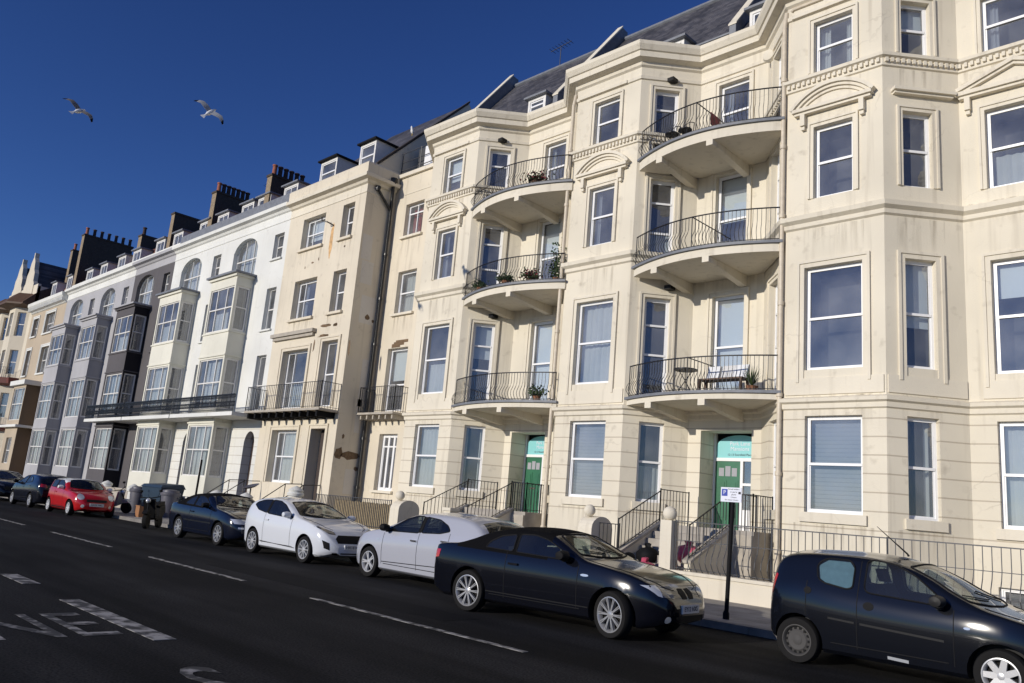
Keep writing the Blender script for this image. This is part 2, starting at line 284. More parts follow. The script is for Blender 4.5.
# ------------------------------------------------------------------ mesh helpers
ROOT = {}
class MB:
    def __init__(s): s.v = []; s.f = []; s.m = []
    def add(s, vs, fs, mi=0):
        o = len(s.v); s.v += [tuple(p) for p in vs]; s.f += [tuple(i+o for i in f) for f in fs]; s.m += [mi]*len(fs)
    def quad(s, a, b, c, d, mi=0): s.add([a, b, c, d], [(0, 1, 2, 3)], mi)
    def poly(s, pts, mi=0): s.add(pts, [tuple(range(len(pts)))], mi)
    def hexa(s, p, mi=0):   # 8 points: bottom ring 0-3, top ring 4-7
        s.add(p, [(3, 2, 1, 0), (4, 5, 6, 7), (0, 1, 5, 4), (1, 2, 6, 5), (2, 3, 7, 6), (3, 0, 4, 7)], mi)
    def box(s, x0, x1, y0, y1, z0, z1, mi=0):
        s.hexa([(x0, y0, z0), (x1, y0, z0), (x1, y1, z0), (x0, y1, z0), (x0, y0, z1), (x1, y0, z1), (x1, y1, z1), (x0, y1, z1)], mi)
    def prism(s, pts, vec, mi=0):   # polygon extruded along vec, capped
        n = len(pts); q = [Vector(p)+Vector(vec) for p in pts]
        s.add(list(pts)+q, [tuple(range(n-1, -1, -1)), tuple(range(n, 2*n))]+[(i, (i+1) % n, n+(i+1) % n, n+i) for i in range(n)], mi)
    def tube(s, path, r, n=6, mi=0, cap=True):
        path = [Vector(p) for p in path]; rings = []; up = None
        for i, p in enumerate(path):
            a = path[max(i-1, 0)]; b = path[min(i+1, len(path)-1)]; t = (b-a)
            if t.length < 1e-9: t = Vector((0, 0, 1))
            t.normalize()
            if up is None: up = Vector((0, 0, 1)) if abs(t.z) < .9 else Vector((1, 0, 0))
            x = t.cross(up)
            if x.length < 1e-6: x = t.orthogonal()
            x.normalize(); y = x.cross(t); up = y if abs(t.z) > .9 else Vector((0, 0, 1))
            rr = r[i] if isinstance(r, (list, tuple)) else r
            rings.append([p+x*rr*math.cos(2*math.pi*k/n+math.pi/4)+y*rr*math.sin(2*math.pi*k/n+math.pi/4) for k in range(n)])
        vs = [q for ring in rings for q in ring]; fs = []
        for i in range(len(rings)-1):
            for k in range(n): fs.append((i*n+k, i*n+(k+1) % n, (i+1)*n+(k+1) % n, (i+1)*n+k))
        if cap: fs += [tuple(range(n-1, -1, -1)), tuple(range((len(rings)-1)*n, len(rings)*n))]
        s.add(vs, fs, mi)
    def lathe(s, c, prof, n=20, mi=0, axis='z', cap=True):   # prof: [(radius, height)]
        vs = []; fs = []
        for r, h in prof:
            for k in range(n):
                a = 2*math.pi*k/n; x, y = r*math.cos(a), r*math.sin(a)
                vs.append((c[0]+x, c[1]+y, c[2]+h) if axis == 'z' else (c[0]+x, c[1]+h, c[2]+y))
        for i in range(len(prof)-1):
            for k in range(n): fs.append((i*n+k, i*n+(k+1) % n, (i+1)*n+(k+1) % n, (i+1)*n+k))
        if cap: fs += [tuple(range(n-1, -1, -1)), tuple(range((len(prof)-1)*n, len(prof)*n))]
        s.add(vs, fs, mi)
    def ball(s, c, r, mi=0, n=14, sz=1.):
        s.lathe(c, [(max(r*math.sin(math.pi*i/10), .002), -r*sz*math.cos(math.pi*i/10)) for i in range(11)], n, mi)
    def build(s, name, mats, parent=None, smooth=None):
        me = bpy.data.meshes.new(name); me.from_pydata(s.v, [], s.f)
        if not isinstance(mats, (list, tuple)): mats = [mats]
        for m in mats: me.materials.append(m)
        me.polygons.foreach_set('material_index', s.m); me.update()
        bm = bmesh.new(); bm.from_mesh(me); bmesh.ops.recalc_face_normals(bm, faces=bm.faces); bm.to_mesh(me); bm.free()
        if smooth is not None:
            me.polygons.foreach_set('use_smooth', [True]*len(me.polygons)); me.set_sharp_from_angle(angle=R(smooth))
        return link(name, me, parent)
def link(name, me, parent=None):
    o = bpy.data.objects.new(name, me); COL.objects.link(o)
    if parent:
        o.parent = parent
        if parent.name in ROOT: o.matrix_parent_inverse = Matrix.Translation(-ROOT[parent.name])
    return o
def thing(name, label, cat, loc, group=None, rz=0., world=True):
    o = bpy.data.objects.new(name, None); COL.objects.link(o); o.empty_display_size = .3
    o.location = loc; o.rotation_euler = (0, 0, rz); o['label'] = label; o['category'] = cat
    if group: o['group'] = group
    if world: ROOT[o.name] = Vector(loc)
    return o
def struct(name, mb, mats):
    o = mb.build(name, mats); o['kind'] = 'structure'; return o
class Panel:
    """a vertical wall plane: u along it, d outwards, z up"""
    def __init__(s, a, b):
        s.a = Vector((a[0], a[1], 0)); v = Vector((b[0]-a[0], b[1]-a[1], 0)); s.len = v.length; s.u = v.normalized(); s.n = Vector((s.u.y, -s.u.x, 0))
    def p(s, u, d, z): return s.a+s.u*u+s.n*d+Vector((0, 0, z))
    def box(s, mb, u0, u1, d0, d1, z0, z1, mi=0):
        mb.hexa([s.p(u0, d1, z0), s.p(u1, d1, z0), s.p(u1, d0, z0), s.p(u0, d0, z0), s.p(u0, d1, z1), s.p(u1, d1, z1), s.p(u1, d0, z1), s.p(u0, d0, z1)], mi)
    def at(s, x): return (x-s.a.x)/s.u.x if abs(s.u.x) > .1 else x
def wall(mb, P, z0, z1, holes=(), reveal=.16, mi=0, ri=None, room=None, u0=0., u1=None, depth=.8):
    """wall sheet with rectangular openings, their reveals and the dim room behind each"""
    u1 = P.len if u1 is None else u1; ri = mi if ri is None else ri
    holes = [h for h in holes if h[2] < z1 and h[3] > z0]
    us = sorted(set([u0, u1]+[min(max(h[i], u0), u1) for h in holes for i in (0, 1)])); zs = sorted(set([z0, z1]+[min(max(h[i], z0), z1) for h in holes for i in (2, 3)]))
    for i in range(len(us)-1):
        for j in range(len(zs)-1):
            a, b, c, d = us[i], us[i+1], zs[j], zs[j+1]
            if any(h[0]-1e-6 <= a and b <= h[1]+1e-6 and h[2]-1e-6 <= c and d <= h[3]+1e-6 for h in holes): continue
            mb.quad(P.p(a, 0, c), P.p(b, 0, c), P.p(b, 0, d), P.p(a, 0, d), mi)
    for h in holes:
        if not z0 <= (h[2]+h[3])/2 < z1: continue
        a, b, c, d = h[:4]; q = -(h[4] if len(h) > 4 and h[4] else reveal)
        mb.quad(P.p(a, 0, c), P.p(a, q, c), P.p(a, q, d), P.p(a, 0, d), ri); mb.quad(P.p(b, 0, c), P.p(b, 0, d), P.p(b, q, d), P.p(b, q, c), ri)
        mb.quad(P.p(a, 0, d), P.p(a, q, d), P.p(b, q, d), P.p(b, 0, d), ri); mb.quad(P.p(a, 0, c), P.p(b, 0, c), P.p(b, q, c), P.p(a, q, c), ri)
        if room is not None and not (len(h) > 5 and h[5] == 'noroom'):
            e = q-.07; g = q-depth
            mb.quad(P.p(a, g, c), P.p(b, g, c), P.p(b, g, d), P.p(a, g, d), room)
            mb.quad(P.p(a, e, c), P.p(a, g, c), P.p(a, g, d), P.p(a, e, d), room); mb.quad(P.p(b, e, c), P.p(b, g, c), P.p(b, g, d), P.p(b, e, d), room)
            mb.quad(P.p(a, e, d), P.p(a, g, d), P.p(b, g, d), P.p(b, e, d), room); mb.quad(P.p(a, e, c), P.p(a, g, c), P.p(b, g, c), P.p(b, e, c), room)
def sheet(P, u0, u1, z0, z1, d, folds, amp):
    mb = MB(); n = max(8, int((u1-u0)*folds*4)); ph = random.random()*6; pts = []
    for i in range(n+1):
        u = u0+(u1-u0)*i/n; dd = d+amp*math.sin(ph+u*folds*6.28)+amp*.5*math.sin(ph*2+u*folds*2.3)
        pts.append((u, dd))
    for i in range(n):
        (a, p), (b, q) = pts[i], pts[i+1]; mb.quad(P.p(a, p, z0), P.p(b, q, z0), P.p(b, q, z1), P.p(a, p, z1))
    return mb
def window(parent, P, u0, u1, z0, z1, reveal=.16, cols=(), rows=(.5,), fr=.055, bar=.03, inside=None, mat=None, arch=0., name='window', midh=.06, sash=True):
    """frame with sashes; panes and curtain are its children"""
    q = -reveal; mb = MB(); mat = mat or M['upvc']; t = .06
    zt = z1
    P.box(mb, u0, u0+fr, q-t, q, z0, zt); P.box(mb, u1-fr, u1, q-t, q, z0, zt)
    P.box(mb, u0+fr, u1-fr, q-t, q, z0, z0+fr)
    if not arch: P.box(mb, u0+fr, u1-fr, q-t, q, zt-fr, zt)
    zz = [z0+fr]+[z0+(zt-z0)*r for r in rows]+[zt-fr]
    for r in rows:
        zc = z0+(zt-z0)*r; P.box(mb, u0+fr, u1-fr, q-t-.005, q+.012, zc-midh/2, zc+midh/2)
    uu = [u0+fr]+[u0+(u1-u0)*c for c in cols]+[u1-fr]
    for c in cols:
        uc = u0+(u1-u0)*c; P.box(mb, uc-bar/2-.006, uc+bar/2+.006, q-t+.004, q+.008, z0+fr*.5, zt-fr*.5 if not arch else zt)
    if sash:      # inner sash stiles of each light
        for j in range(len(zz)-1):
            a, b = zz[j], zz[j+1]; s = .03; dq = q-.022 if j % 2 == 0 else q-.006
            P.box(mb, u0+fr-.002, u0+fr+s, dq-.03, dq, a, b); P.box(mb, u1-fr-s, u1-fr+.002, dq-.03, dq, a, b)
            P.box(mb, u0+fr+s, u1-fr-s, dq-.03, dq, a, a+s); P.box(mb, u0+fr+s, u1-fr-s, dq-.03, dq, b-s, b)
    if arch:      # segmental head: curved bar following the arch
        n = 12; pts = []
        for i in range(n+1):
            u = u0+(u1-u0)*i/n; x = (i/n-.5)*2; pts.append((u, zt-arch*(1-math.sqrt(max(0, 1-x*x*.96)))/(1-math.sqrt(.04))))
        for (a, h), (b, k) in zip(pts, pts[1:]):
            mb.hexa([P.p(a, q, h-fr), P.p(b, q, k-fr), P.p(b, q-t, k-fr), P.p(a, q-t, h-fr), P.p(a, q, h), P.p(b, q, k), P.p(b, q-t, k), P.p(a, q-t, h)])
    w = mb.build(name, mat, parent)
    g = MB()
    for j in range(len(zz)-1):
        for i in range(len(uu)-1):
            e = [random.uniform(-.004, .004) for _ in range(4)]; dq = q-.035
            g.quad(P.p(uu[i], dq+e[0], zz[j]), P.p(uu[i+1], dq+e[1], zz[j]), P.p(uu[i+1], dq+e[1]+e[2], zz[j+1]), P.p(uu[i], dq+e[0]+e[2], zz[j+1]))
    g.build('pane', M['glass'], w)
    if inside == 'auto': inside = random.choice(['net', 'drapes', None, None, 'blind', 'drapes', 'low'])
    a, b, c, d = u0+.03, u1-.03, z0+.05, zt-.05; dd = q-.24
    if inside == 'net': sheet(P, a, b, c, d, dd, 5, .02).build('curtain', M['net'], w, 60)
    elif inside == 'drapes':
        k = (b-a)*random.uniform(.18, .3); m = sheet(P, a, a+k, c, d, dd, 9, .03); o = sheet(P, b-k, b, c, d, dd, 9, .03)
        m.add(o.v, o.f); m.build('curtain', M['drape'] if random.random() < .5 else M['net'], w, 60)
    elif inside == 'blind': sheet(P, a, b, c+(d-c)*random.uniform(.3, .75), d, dd+.06, .2, .003).build('blind', M['blind'], w)
    elif inside == 'halfblind': sheet(P, a, b, c+(d-c)*.5, d, dd+.06, .2, .003).build('blind', M['blind'], w)
    elif inside == 'fullblind': sheet(P, a, b, c, d, dd+.06, .2, .003).build('blind', M['blind'], w)
    elif inside == 'greyblind':
        m = MB(); n = 22
        for i in range(n):
            z = c+(d-c)*i/n; m.quad(P.p(a, dd+.02, z), P.p(b, dd+.02, z), P.p(b, dd+.05, z+(d-c)/n*.93), P.p(a, dd+.05, z+(d-c)/n*.93))
        m.build('blind', M['drape'], w)
    elif inside == 'low': sheet(P, a, b, c, c+(d-c)*.45, dd, 5, .02).build('curtain', M['net'], w, 60)
    elif inside == 'red':
        m = sheet(P, a, a+(b-a)*.6, c, d, dd, 8, .03); m.build('curtain', M['redcloth'], w, 60)
    return w
def architrave(parent, P, u0, u1, z0, z1, wd=.17, ears=False, mat=None, foot=0.):
    mb = MB()
    for (w0, w1, pr) in ((.0, wd*.62, .03), (wd*.62, wd, .06)):
        P.box(mb, u0-w1, u0-w0, 0, pr, z0-foot, z1+w1); P.box(mb, u1+w0, u1+w1, 0, pr, z0-foot, z1+w1); P.box(mb, u0-w0, u1+w0, 0, pr, z1+w0, z1+w1)
    return mb.build('architrave', mat or M['cream_trim'], parent)
def sill(parent, P, u0, u1, z, pr=.1, h=.09, mat=None):
    mb = MB(); P.box(mb, u0-.1, u1+.1, -.1, pr, z-h, z); return mb.build('sill', mat or M['cream_trim'], parent)
def streak(parent, P, u0, u1, z, h, d=.004):
    mb = MB(); mb.quad(P.p(u0, d, z-h), P.p(u1, d, z-h), P.p(u1, d, z), P.p(u0, d, z)); return mb.build('rain_streaks', M['streaks'], parent)
def offset_path(path, d):
    out = []; n = len(path)
    for i in range(n):
        ns = []
        for a, b in ((i-1, i), (i, i+1)):
            if a >= 0 and b < n:
                v = Vector((path[b][0]-path[a][0], path[b][1]-path[a][1])).normalized(); ns.append(Vector((v.y, -v.x)))
        m = sum(ns, Vector((0, 0))); m.normalize(); k = d/max(.3, m.dot(ns[0])); out.append((path[i][0]+m.x*k, path[i][1]+m.y*k))
    return out
def sweep(mb, path, prof, mi=0):
    """moulding: profile [(out, z)] carried along a plan path with mitred corners"""
    rings = [offset_path(path, d) for d, z in prof]; n = len(path)
    for j in range(len(prof)-1):
        for i in range(n-1):
            a, b = rings[j][i], rings[j][i+1]; c, e = rings[j+1][i+1], rings[j+1][i]; z, y = prof[j][1], prof[j+1][1]
            mb.quad((a[0], a[1], z), (b[0], b[1], z), (c[0], c[1], y), (e[0], e[1], y), mi)
    for i in (0, n-1): mb.poly([(rings[j][i][0], rings[j][i][1], prof[j][1]) for j in range(len(prof))], mi)
def text(s, size, mat, parent, M4, name='lettering', extrude=.002, align='CENTER', sx=1.):
    c = bpy.data.curves.new('t', 'FONT'); c.body = s; c.size = size; c.extrude = extrude; c.align_x = align; c.align_y = 'CENTER'; c.resolution_u = 3
    t = bpy.data.objects.new('t', c); COL.objects.link(t)
    me = bpy.data.meshes.new_from_object(t.evaluated_get(bpy.context.evaluated_depsgraph_get())); bpy.data.objects.remove(t); bpy.data.curves.remove(c)
    me.transform(Matrix.Diagonal((sx, 1, 1, 1))); me.transform(M4); me.materials.clear(); me.materials.append(mat); me.name = name
    return link(name, me, parent)
def frame4(o, x, y):
    x = Vector(x).normalized(); y = Vector(y).normalized(); z = x.cross(y); m = Matrix.Identity(4)
    for i in range(3): m[i][0], m[i][1], m[i][2], m[i][3] = x[i], y[i], z[i], o[i]
    return m
def baluster(mb, p, out, h, belly=.1, r=.009):
    """one bellied iron bar rising from p"""
    p = Vector(p); out = Vector(out)
    pts = [(0, .02), (.08, .55), (.2, 1.), (.33, .85), (.48, .3), (.62, 0.), (1, 0.)]
    mb.tube([p+out*belly*b+Vector((0, 0, h*t)) for t, b in pts], r, 4)
def bars(mb, a, b, h, n, out=(0, -1, 0), belly=0., r=.009, top=.016, low=True, ends=True):
    """straight run of railing from a to b (feet), top rail h above"""
    a, b = Vector(a), Vector(b); up = Vector((0, 0, h))
    mb.tube([a+up, b+up], top, 4)
    if low: mb.tube([a+Vector((0, 0, .07)), b+Vector((0, 0, .07))], top*.7, 4)
    for i in range(n+1):
        p = a.lerp(b, i/n)
        if ends and i in (0, n): mb.tube([p-Vector((0, 0, .1)), p+up+Vector((0, 0, .03))], top*1.2, 4)
        elif belly: baluster(mb, p, out, h, belly, r)
        else: mb.tube([p, p+up], r, 4)

# ------------------------------------------------------------------ the setting
KERB, PAV, WALLY = 12.4, .12, 16.1
mb = MB(); mb.quad((-3000, -3000, -.02), (3000, -3000, -.02), (3000, 3000, -.02), (-3000, 3000, -.02)); struct('ground', mb, M['tarmac'])
mb = MB(); mb.quad((-400, .2, 0), (60, .2, 0), (60, KERB, 0), (-400, KERB, 0)); struct('road', mb, M['asphalt'])
mb = MB(); mb.box(-400, 60, KERB+.14, WALLY+.05, -.1, PAV); struct('pavement', mb, M['paving'])
mb = MB()
x = -120.
while x < 30:
    mb.box(x+.004, x+.896, KERB, KERB+.14, -.1, PAV+.003+random.uniform(-.002, .002)); x += .9
struct('kerb', mb, plain('granite_kerb', (.20, .185, .17), .85, noise=.2, scale=4))
mb = MB(); mb.box(-400, 60, -8, .2, -.1, .11); struct('promenade', mb, M['tarmac'])
mb = MB(); mb.quad((-3000, -2900, -.012), (3000, -2900, -.012), (3000, -45, -.012), (-3000, -45, -.012)); struct('sea', mb, M['sea'])
# road markings
mb = MB()
for a, b in ((-11.48, -6.8), (-17.9, -13.7), (-24.6, -20.2), (-31.5, -27.1), (-38, -34), (-45, -41), (-51.5, -48), (-2.5, 3)):
    mb.box(a, b, 7.36, 7.455, .0, .005)
struct('centre_line', mb, M['roadpaint'])
mb = MB()
for a, b in ((-11.75, -8.7), (-14.6, -13.4), (-18.2, -17.2)): mb.box(a, b, 3.78, 4.02, 0, .005)
struct('bus_lane_line', mb, M['roadpaint'])
for nm, x0, x1, y0, y1 in (('gully_grate', -8.6, -8.15, 11.98, 12.38),):
    mb = MB(); mb.box(x0, x1, y0, y1, 0, .004)
    for k in range(6): a = x0+(x1-x0)*(k+.5)/6; mb.box(a-.02, a+.02, y0+.04, y1-.04, .004, .009)
    struct(nm, mb, M['greyiron'])
mb = MB(); mb.box(-16.5, -9.0, 8.0, 8.75, 0, .0025); struct('road_patch', mb, plain('newer_tarmac_patch', (.008, .008, .0085), .9, noise=.4, scale=30, spec=.1))
for s, x, y, sz, sx in (('LANE', -9.78, 2.42, 2.0, .455), ('S', -6.5, 3.55, 2.0, .42)):
    o = text(s, sz*1.12, M['fadedpaint'], None, frame4((x, y, .004), (0, 1, 0), (-1, 0, 0)), 'road_lettering', .0012, sx=sx); o['kind'] = 'structure'

# ------------------------------------------------------------------ main terrace
D, B = 18.3, 19.7
FL = [(2.15, 4.38), (5.48, 8.04), (9.83, 11.75), (13.28, 14.72)]
main = thing('apartment_building', 'long cream stucco apartment terrace of canted bays with curved balconies between them, nearest the camera', 'apartment building', (-10, 19, 0))
BAYS = [(-23.7, -21.1), (-16.3, -13.75), (-8.95, -6.55), (-1.3, 1.2)]
PATH = [(-25.0, B)]
for a, b in BAYS: PATH += [(a-1.3, B), (a, D), (b, D), (b+1.27, B)]
PATH.append((5.2, B))
PATH = [PATH[0]]+PATH[2:]            # the first bay's left cant starts at the end of the terrace
wl = MB(); ru = MB()
segs = list(zip(PATH, PATH[1:]))
def opening(P, u0, u1, z0, z1, rv=.16): return (u0, u1, z0, z1, rv)
SB, ST = 1.7, 4.62                   # top of the plain base, top of the rusticated ground storey
kinds = []
for i in range(len(BAYS)):
    kinds += [('lc', i), ('front', i), ('rc', i), ('back', i)]
def pediment_tri(parent, P, u0, u1, z, h):
    mb = MB(); c = (u0+u1)/2; pr = .2
    P.box(mb, u0, u1, 0, pr, z, z+.1); P.box(mb, u0+.04, u1-.04, 0, pr*.7, z-.07, z-.002)
    for s, e in ((u0, c), (c, u1)):
        zs, ze = (z+.1, z+h) if s == u0 else (z+h, z+.1)
        for d0, d1, th, of in ((0, pr, .1, 0.), (0, pr*.72, .07, -.072)):
            mb.hexa([P.p(s, d1, zs+of-.0), P.p(e, d1, ze+of), P.p(e, d0, ze+of), P.p(s, d0, zs+of), P.p(s, d1, zs+th+of), P.p(e, d1, ze+th+of), P.p(e, d0, ze+th+of), P.p(s, d0, zs+th+of)])
    mb.poly([P.p(u0+.1, .05, z+.1), P.p(u1-.1, .05, z+.1), P.p(c, .05, z+h)])
    for u in (u0+.16, u1-.28): P.box(mb, u, u+.12, 0, .15, z-.38, z-.072); P.box(mb, u+.015, u+.105, 0, .1, z-.48, z-.381)
    return mb.build('pediment', M['cream_trim'], parent)
def pediment_arc(parent, P, u0, u1, z, h):
    mb = MB(); pr = .2; n = 14
    P.box(mb, u0, u1, 0, pr, z, z+.09); P.box(mb, u0+.04, u1-.04, 0, pr*.7, z-.07, z-.002)
    w = (u1-u0)/2; c = (u0+u1)/2; rad = (w*w+h*h)/(2*h); zc = z+.06+h-rad; a0 = math.asin(min(1, w/rad))
    for k in range(n):
        a, b = -a0+2*a0*k/n, -a0+2*a0*(k+1)/n
        for r0, r1, d1 in ((rad-.0, rad+.09, pr), (rad-.075, rad-.001, pr*.7), (rad-.15, rad-.076, pr*.4)):
            q = [(c+r0*math.sin(a), zc+r0*math.cos(a)), (c+r0*math.sin(b), zc+r0*math.cos(b)), (c+r1*math.sin(b), zc+r1*math.cos(b)), (c+r1*math.sin(a), zc+r1*math.cos(a))]
            mb.prism([P.p(u, 0, y) for u, y in q], P.n*d1)
    mb.poly([P.p(c+(rad-.1)*math.sin(-a0+2*a0*k/n), .03, max(z+.05, zc+(rad-.1)*math.cos(-a0+2*a0*k/n))) for k in range(n+1)])
    for u in (u0+.2, u1-.32): P.box(mb, u, u+.12, 0, .15, z-.38, z-.072); P.box(mb, u+.015, u+.105, 0, .1, z-.48, z-.381)
    return mb.build('pediment', M['cream_trim'], parent)
def hood(parent, P, u0, u1, z):
    mb = MB(); P.box(mb, u0, u1, 0, .2, z+.06, z+.14); P.box(mb, u0+.04, u1-.04, 0, .13, z, z+.058)
    return mb.build('hood_mould', M['cream_trim'], parent)
INS = {('front', 2, 0): 'greyblind', ('front', 2, 1): None, ('front', 1, 0): 'greyblind', ('front', 0, 0): 'net', ('front', 0, 1): 'low', ('front', 1, 2): 'drapes', ('rc', 2, 0): 'drapes', ('rc', 0, 0): 'drape_dark'}
DOORS = []
for idx, (pa, pb) in enumerate(segs):
    kind, bi = kinds[idx]; P = Panel(pa, pb); L_ = P.len; holes = []; spec = []
    balc = bi in (0, 1)               # a balconied recess lies right of bays 0 and 1
    if kind == 'front':
        c = L_/2
        for f, (z0, z1) in enumerate(FL):
            hw = (.67, .70, .49, .50)[f]; spec.append((f, c-hw, c+hw, z0, z1, 'sash'))
    elif kind == 'lc':
        for f, (z0, z1) in enumerate(FL):
            if bi in (1, 2) and f: spec.append((f, L_-1.28, L_-.55, (0, 5.12, 8.95, 12.3)[f], z1, 'door'))
            elif L_ > 1: spec.append((f, L_-1.22, L_-.47, z0, z1, 'sash'))
    elif kind == 'rc':
        for f, (z0, z1) in enumerate(FL):
            if balc and f: spec.append((f, .45, 1.22, (0, 5.12, 8.95, 12.3)[f], z1, 'door'))
            else: spec.append((f, .47, 1.2, z0, z1, 'sash'))
    elif kind == 'back':
        if balc:
            x0 = (-18.95, -11.83)[bi]; ua = x0-pa[0]
            for f in (1, 2, 3): spec.append((f, ua, ua+1.0, (0, 5.12, 9.0, 12.9)[f], FL[f][1]+.05, 'sash'))
            da = (-19.5, -12.07)[bi]-pa[0]; spec.append((0, da, da+1.55, 1.6, 4.24, 'entry'))
        else:
            x0 = (-4.74 if bi == 2 else 3.1); ua = x0-pa[0]
            for f, (z0, z1) in enumerate(FL): spec.append((f, ua, ua+1.32, z0-.05, z1, 'sash'))
            spec.append((-1, ua-.1, ua+1.42, .05, .9, 'base'))
    for f, u0, u1, z0, z1, k in spec:
        holes.append((u0, u1, z0, z1, .72 if k == 'entry' else .13) + (('noroom',) if k == 'entry' else ()))
    ztop = 15.45
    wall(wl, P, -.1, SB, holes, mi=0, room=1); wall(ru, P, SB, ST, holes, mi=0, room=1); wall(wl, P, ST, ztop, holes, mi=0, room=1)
    for f, u0, u1, z0, z1, k in spec:
        if k == 'entry': DOORS.append((P, u0, u1, z0, z1)); continue
        ins = INS.get((kind, bi, f), 'auto')
        if kind == 'back' and balc: ins = ['', 'fullblind', 'halfblind', 'drapes'][f]
        if ins == 'drape_dark': ins = 'drapes'
        if k == 'sash': w = window(main, P, u0, u1, z0, z1, .13, inside=ins, rows=(.5,))
        elif k == 'door': w = window(main, P, u0, u1, z0, z1, .13, inside=None if f == 3 else ins, rows=(.42, .72) if f == 1 else (.40, .74), fr=.07, name='balcony_door')
        elif k == 'base': w = window(main, P, u0, u1, z0, z1, .13, inside='greyblind', rows=(), cols=(.5,))
        if k == 'base': continue
        if kind in ('front', 'rc') and not (kind == 'rc' and balc and f): streak(w, P, u0-.25, u1+.25, (1.9, 4.86, 9.04, 12.86)[f], (.8, .75, .9, .8)[f], .012 if f == 1 else .004)
        if kind == 'back' and f in (2, 3): streak(w, P, .02, min(P.len-.02, u1+.3), z0-.3 if not balc else FL[f-1][1]+.75, .7)
        if f == 0:
            if kind != 'back' or not balc: sill(w, P, u0, u1, z0, .07, .22)
        elif k == 'sash' and not (kind == 'back' and balc): architrave(w, P, u0, u1, z0, z1, .18 if f == 1 else .14, foot=.3 if f == 1 else 0)
        else: architrave(w, P, u0, u1, z0, z1, .15)
        if f == 2 and kind == 'front': pediment_arc(w, P, L_/2-1.0, L_/2+1.0, 12.2, .5)
        if f == 2 and kind == 'rc' and bi == 2: hood(w, P, .2, 1.72, 12.15)
        if f == 2 and kind == 'back' and not balc: pediment_tri(w, P, u0-.55, u1+.55, 12.2, .55)
        if f == 3 and kind == 'front':    # panel hood over the top window
            m_ = MB(); P.box(m_, .12, L_-.5, 0, .09, 15.02, 15.12); m_.build('hood_mould', M['cream_trim'], w)
wl.build('wall', [M['cream'], M['room']], main); ru.build('rusticated_wall', [M['cream_rust'], M['room']], main)
# plinth blocks under the first floor windows, ground floor panels
for (pa, pb), (kind, bi) in zip(segs, kinds):
    P = Panel(pa, pb); mb = MB()
    if kind in ('front',) or (kind == 'rc' and bi == 2): P.box(mb, .04, P.len-.04, 0, .035, 4.88, 5.28)
    if kind == 'back' and bi >= 2: P.box(mb, .3, P.len-.3, 0, .035, 4.88, 5.28)
    if mb.v: mb.build('sill_course', M['cream_trim'], main)
# string courses, dentil band, cornice
mb = MB(); sweep(mb, PATH, [(0, 4.52), (.05, 4.55), (.06, 4.66), (.13, 4.70), (.14, 4.78), (0, 4.83)]); mb.build('string_course', M['cream_trim'], main)
mb = MB(); sweep(mb, PATH, [(0, 9.06), (.06, 9.1), (.07, 9.2), (.17, 9.27), (.19, 9.38), (.05, 9.43), (0, 9.44)]); mb.build('string_course', M['cream_trim'], main)
mb = MB(); sweep(mb, PATH, [(0, 12.88), (.05, 12.9), (.055, 13.08), (.14, 13.12), (.15, 13.2), (0, 13.24)])
for (pa, pb), (kind, bi) in zip(segs, kinds):
    P = Panel(pa, pb)
    if kind in ('back',) and bi < 2: continue
    n = int(P.len/.13)
    for i in range(n): u = (i+.5)*P.len/n; P.box(mb, u-.035, u+.035, .05, .115, 12.97, 13.078)
mb.build('dentil_band', M['cream_trim'], main)
mb = MB(); sweep(mb, PATH, [(0, 15.0), (.05, 15.02), (.06, 15.12), (.02, 15.15), (.03, 15.4), (.1, 15.45), (.12, 15.55), (.34, 15.6), (.35, 15.78), (.40, 15.8), (.48, 15.95), (.49, 16.06), (.1, 16.1), (0, 16.1)]); mb.build('cornice', M['cream_trim'], main)
# roof
RIDGE_Y, RIDGE_Z, EAVE_Y, EAVE_Z = 23.3, 20.75, 19.45, 16.02
mb = MB()
pl = offset_path(PATH, -.02)
mb.poly([(p[0], p[1], 16.08) for p in pl]+[(5.2, 24, 16.08), (-25, 24, 16.08)], 1)
mb.quad((-25, EAVE_Y, EAVE_Z), (5.2, EAVE_Y, EAVE_Z), (5.2, RIDGE_Y, RIDGE_Z), (-25, RIDGE_Y, RIDGE_Z), 0)
mb.quad((-25, RIDGE_Y, RIDGE_Z), (5.2, RIDGE_Y, RIDGE_Z), (5.2, 28, 15.2), (-25, 28, 15.2), 0)
mb.tube([(-25, RIDGE_Y, RIDGE_Z+.02), (5.2, RIDGE_Y, RIDGE_Z+.02)], .1, 6, 1)
for x in (-25.0, 5.2): mb.poly([(x, 19.71, -.1), (x, 28, -.1), (x, 28, 15.2), (x, RIDGE_Y, RIDGE_Z), (x, 19.71, EAVE_Z)], 2)
mb.quad((-25, 28, -.1), (5.2, 28, -.1), (5.2, 28, 15.2), (-25, 28, 15.2), 2)
mb.box(-18.3, -11.3, 19.75, 19.83, 16.5, 16.56, 1)
mb.build('roof', [M['slate'], M['lead'], M['cream']], main)
for x in (-24.85, -18.6, -11.4, -4.0):
    mb = MB(); k = (RIDGE_Z-EAVE_Z)/(RIDGE_Y-EAVE_Y)
    y0, y1 = 19.6, 23.5
    q = [(y0, EAVE_Z), (y1, EAVE_Z), (y1, RIDGE_Z+.45), (RIDGE_Y-.15, RIDGE_Z+.5), (y0, EAVE_Z+.62)]
    mb.prism([(x-.11, y, z) for y, z in q], (.22, 0, 0), 0)
    mb.prism([(x-.14, y, z) for y, z in ((y0-.02, EAVE_Z+.623), (RIDGE_Y-.15, RIDGE_Z+.503), (RIDGE_Y-.15, RIDGE_Z+.58), (y0-.02, EAVE_Z+.68))], (.28, 0, 0), 1)
    mb.build('party_wall', [M['lead'], M['cream_trim']], main)
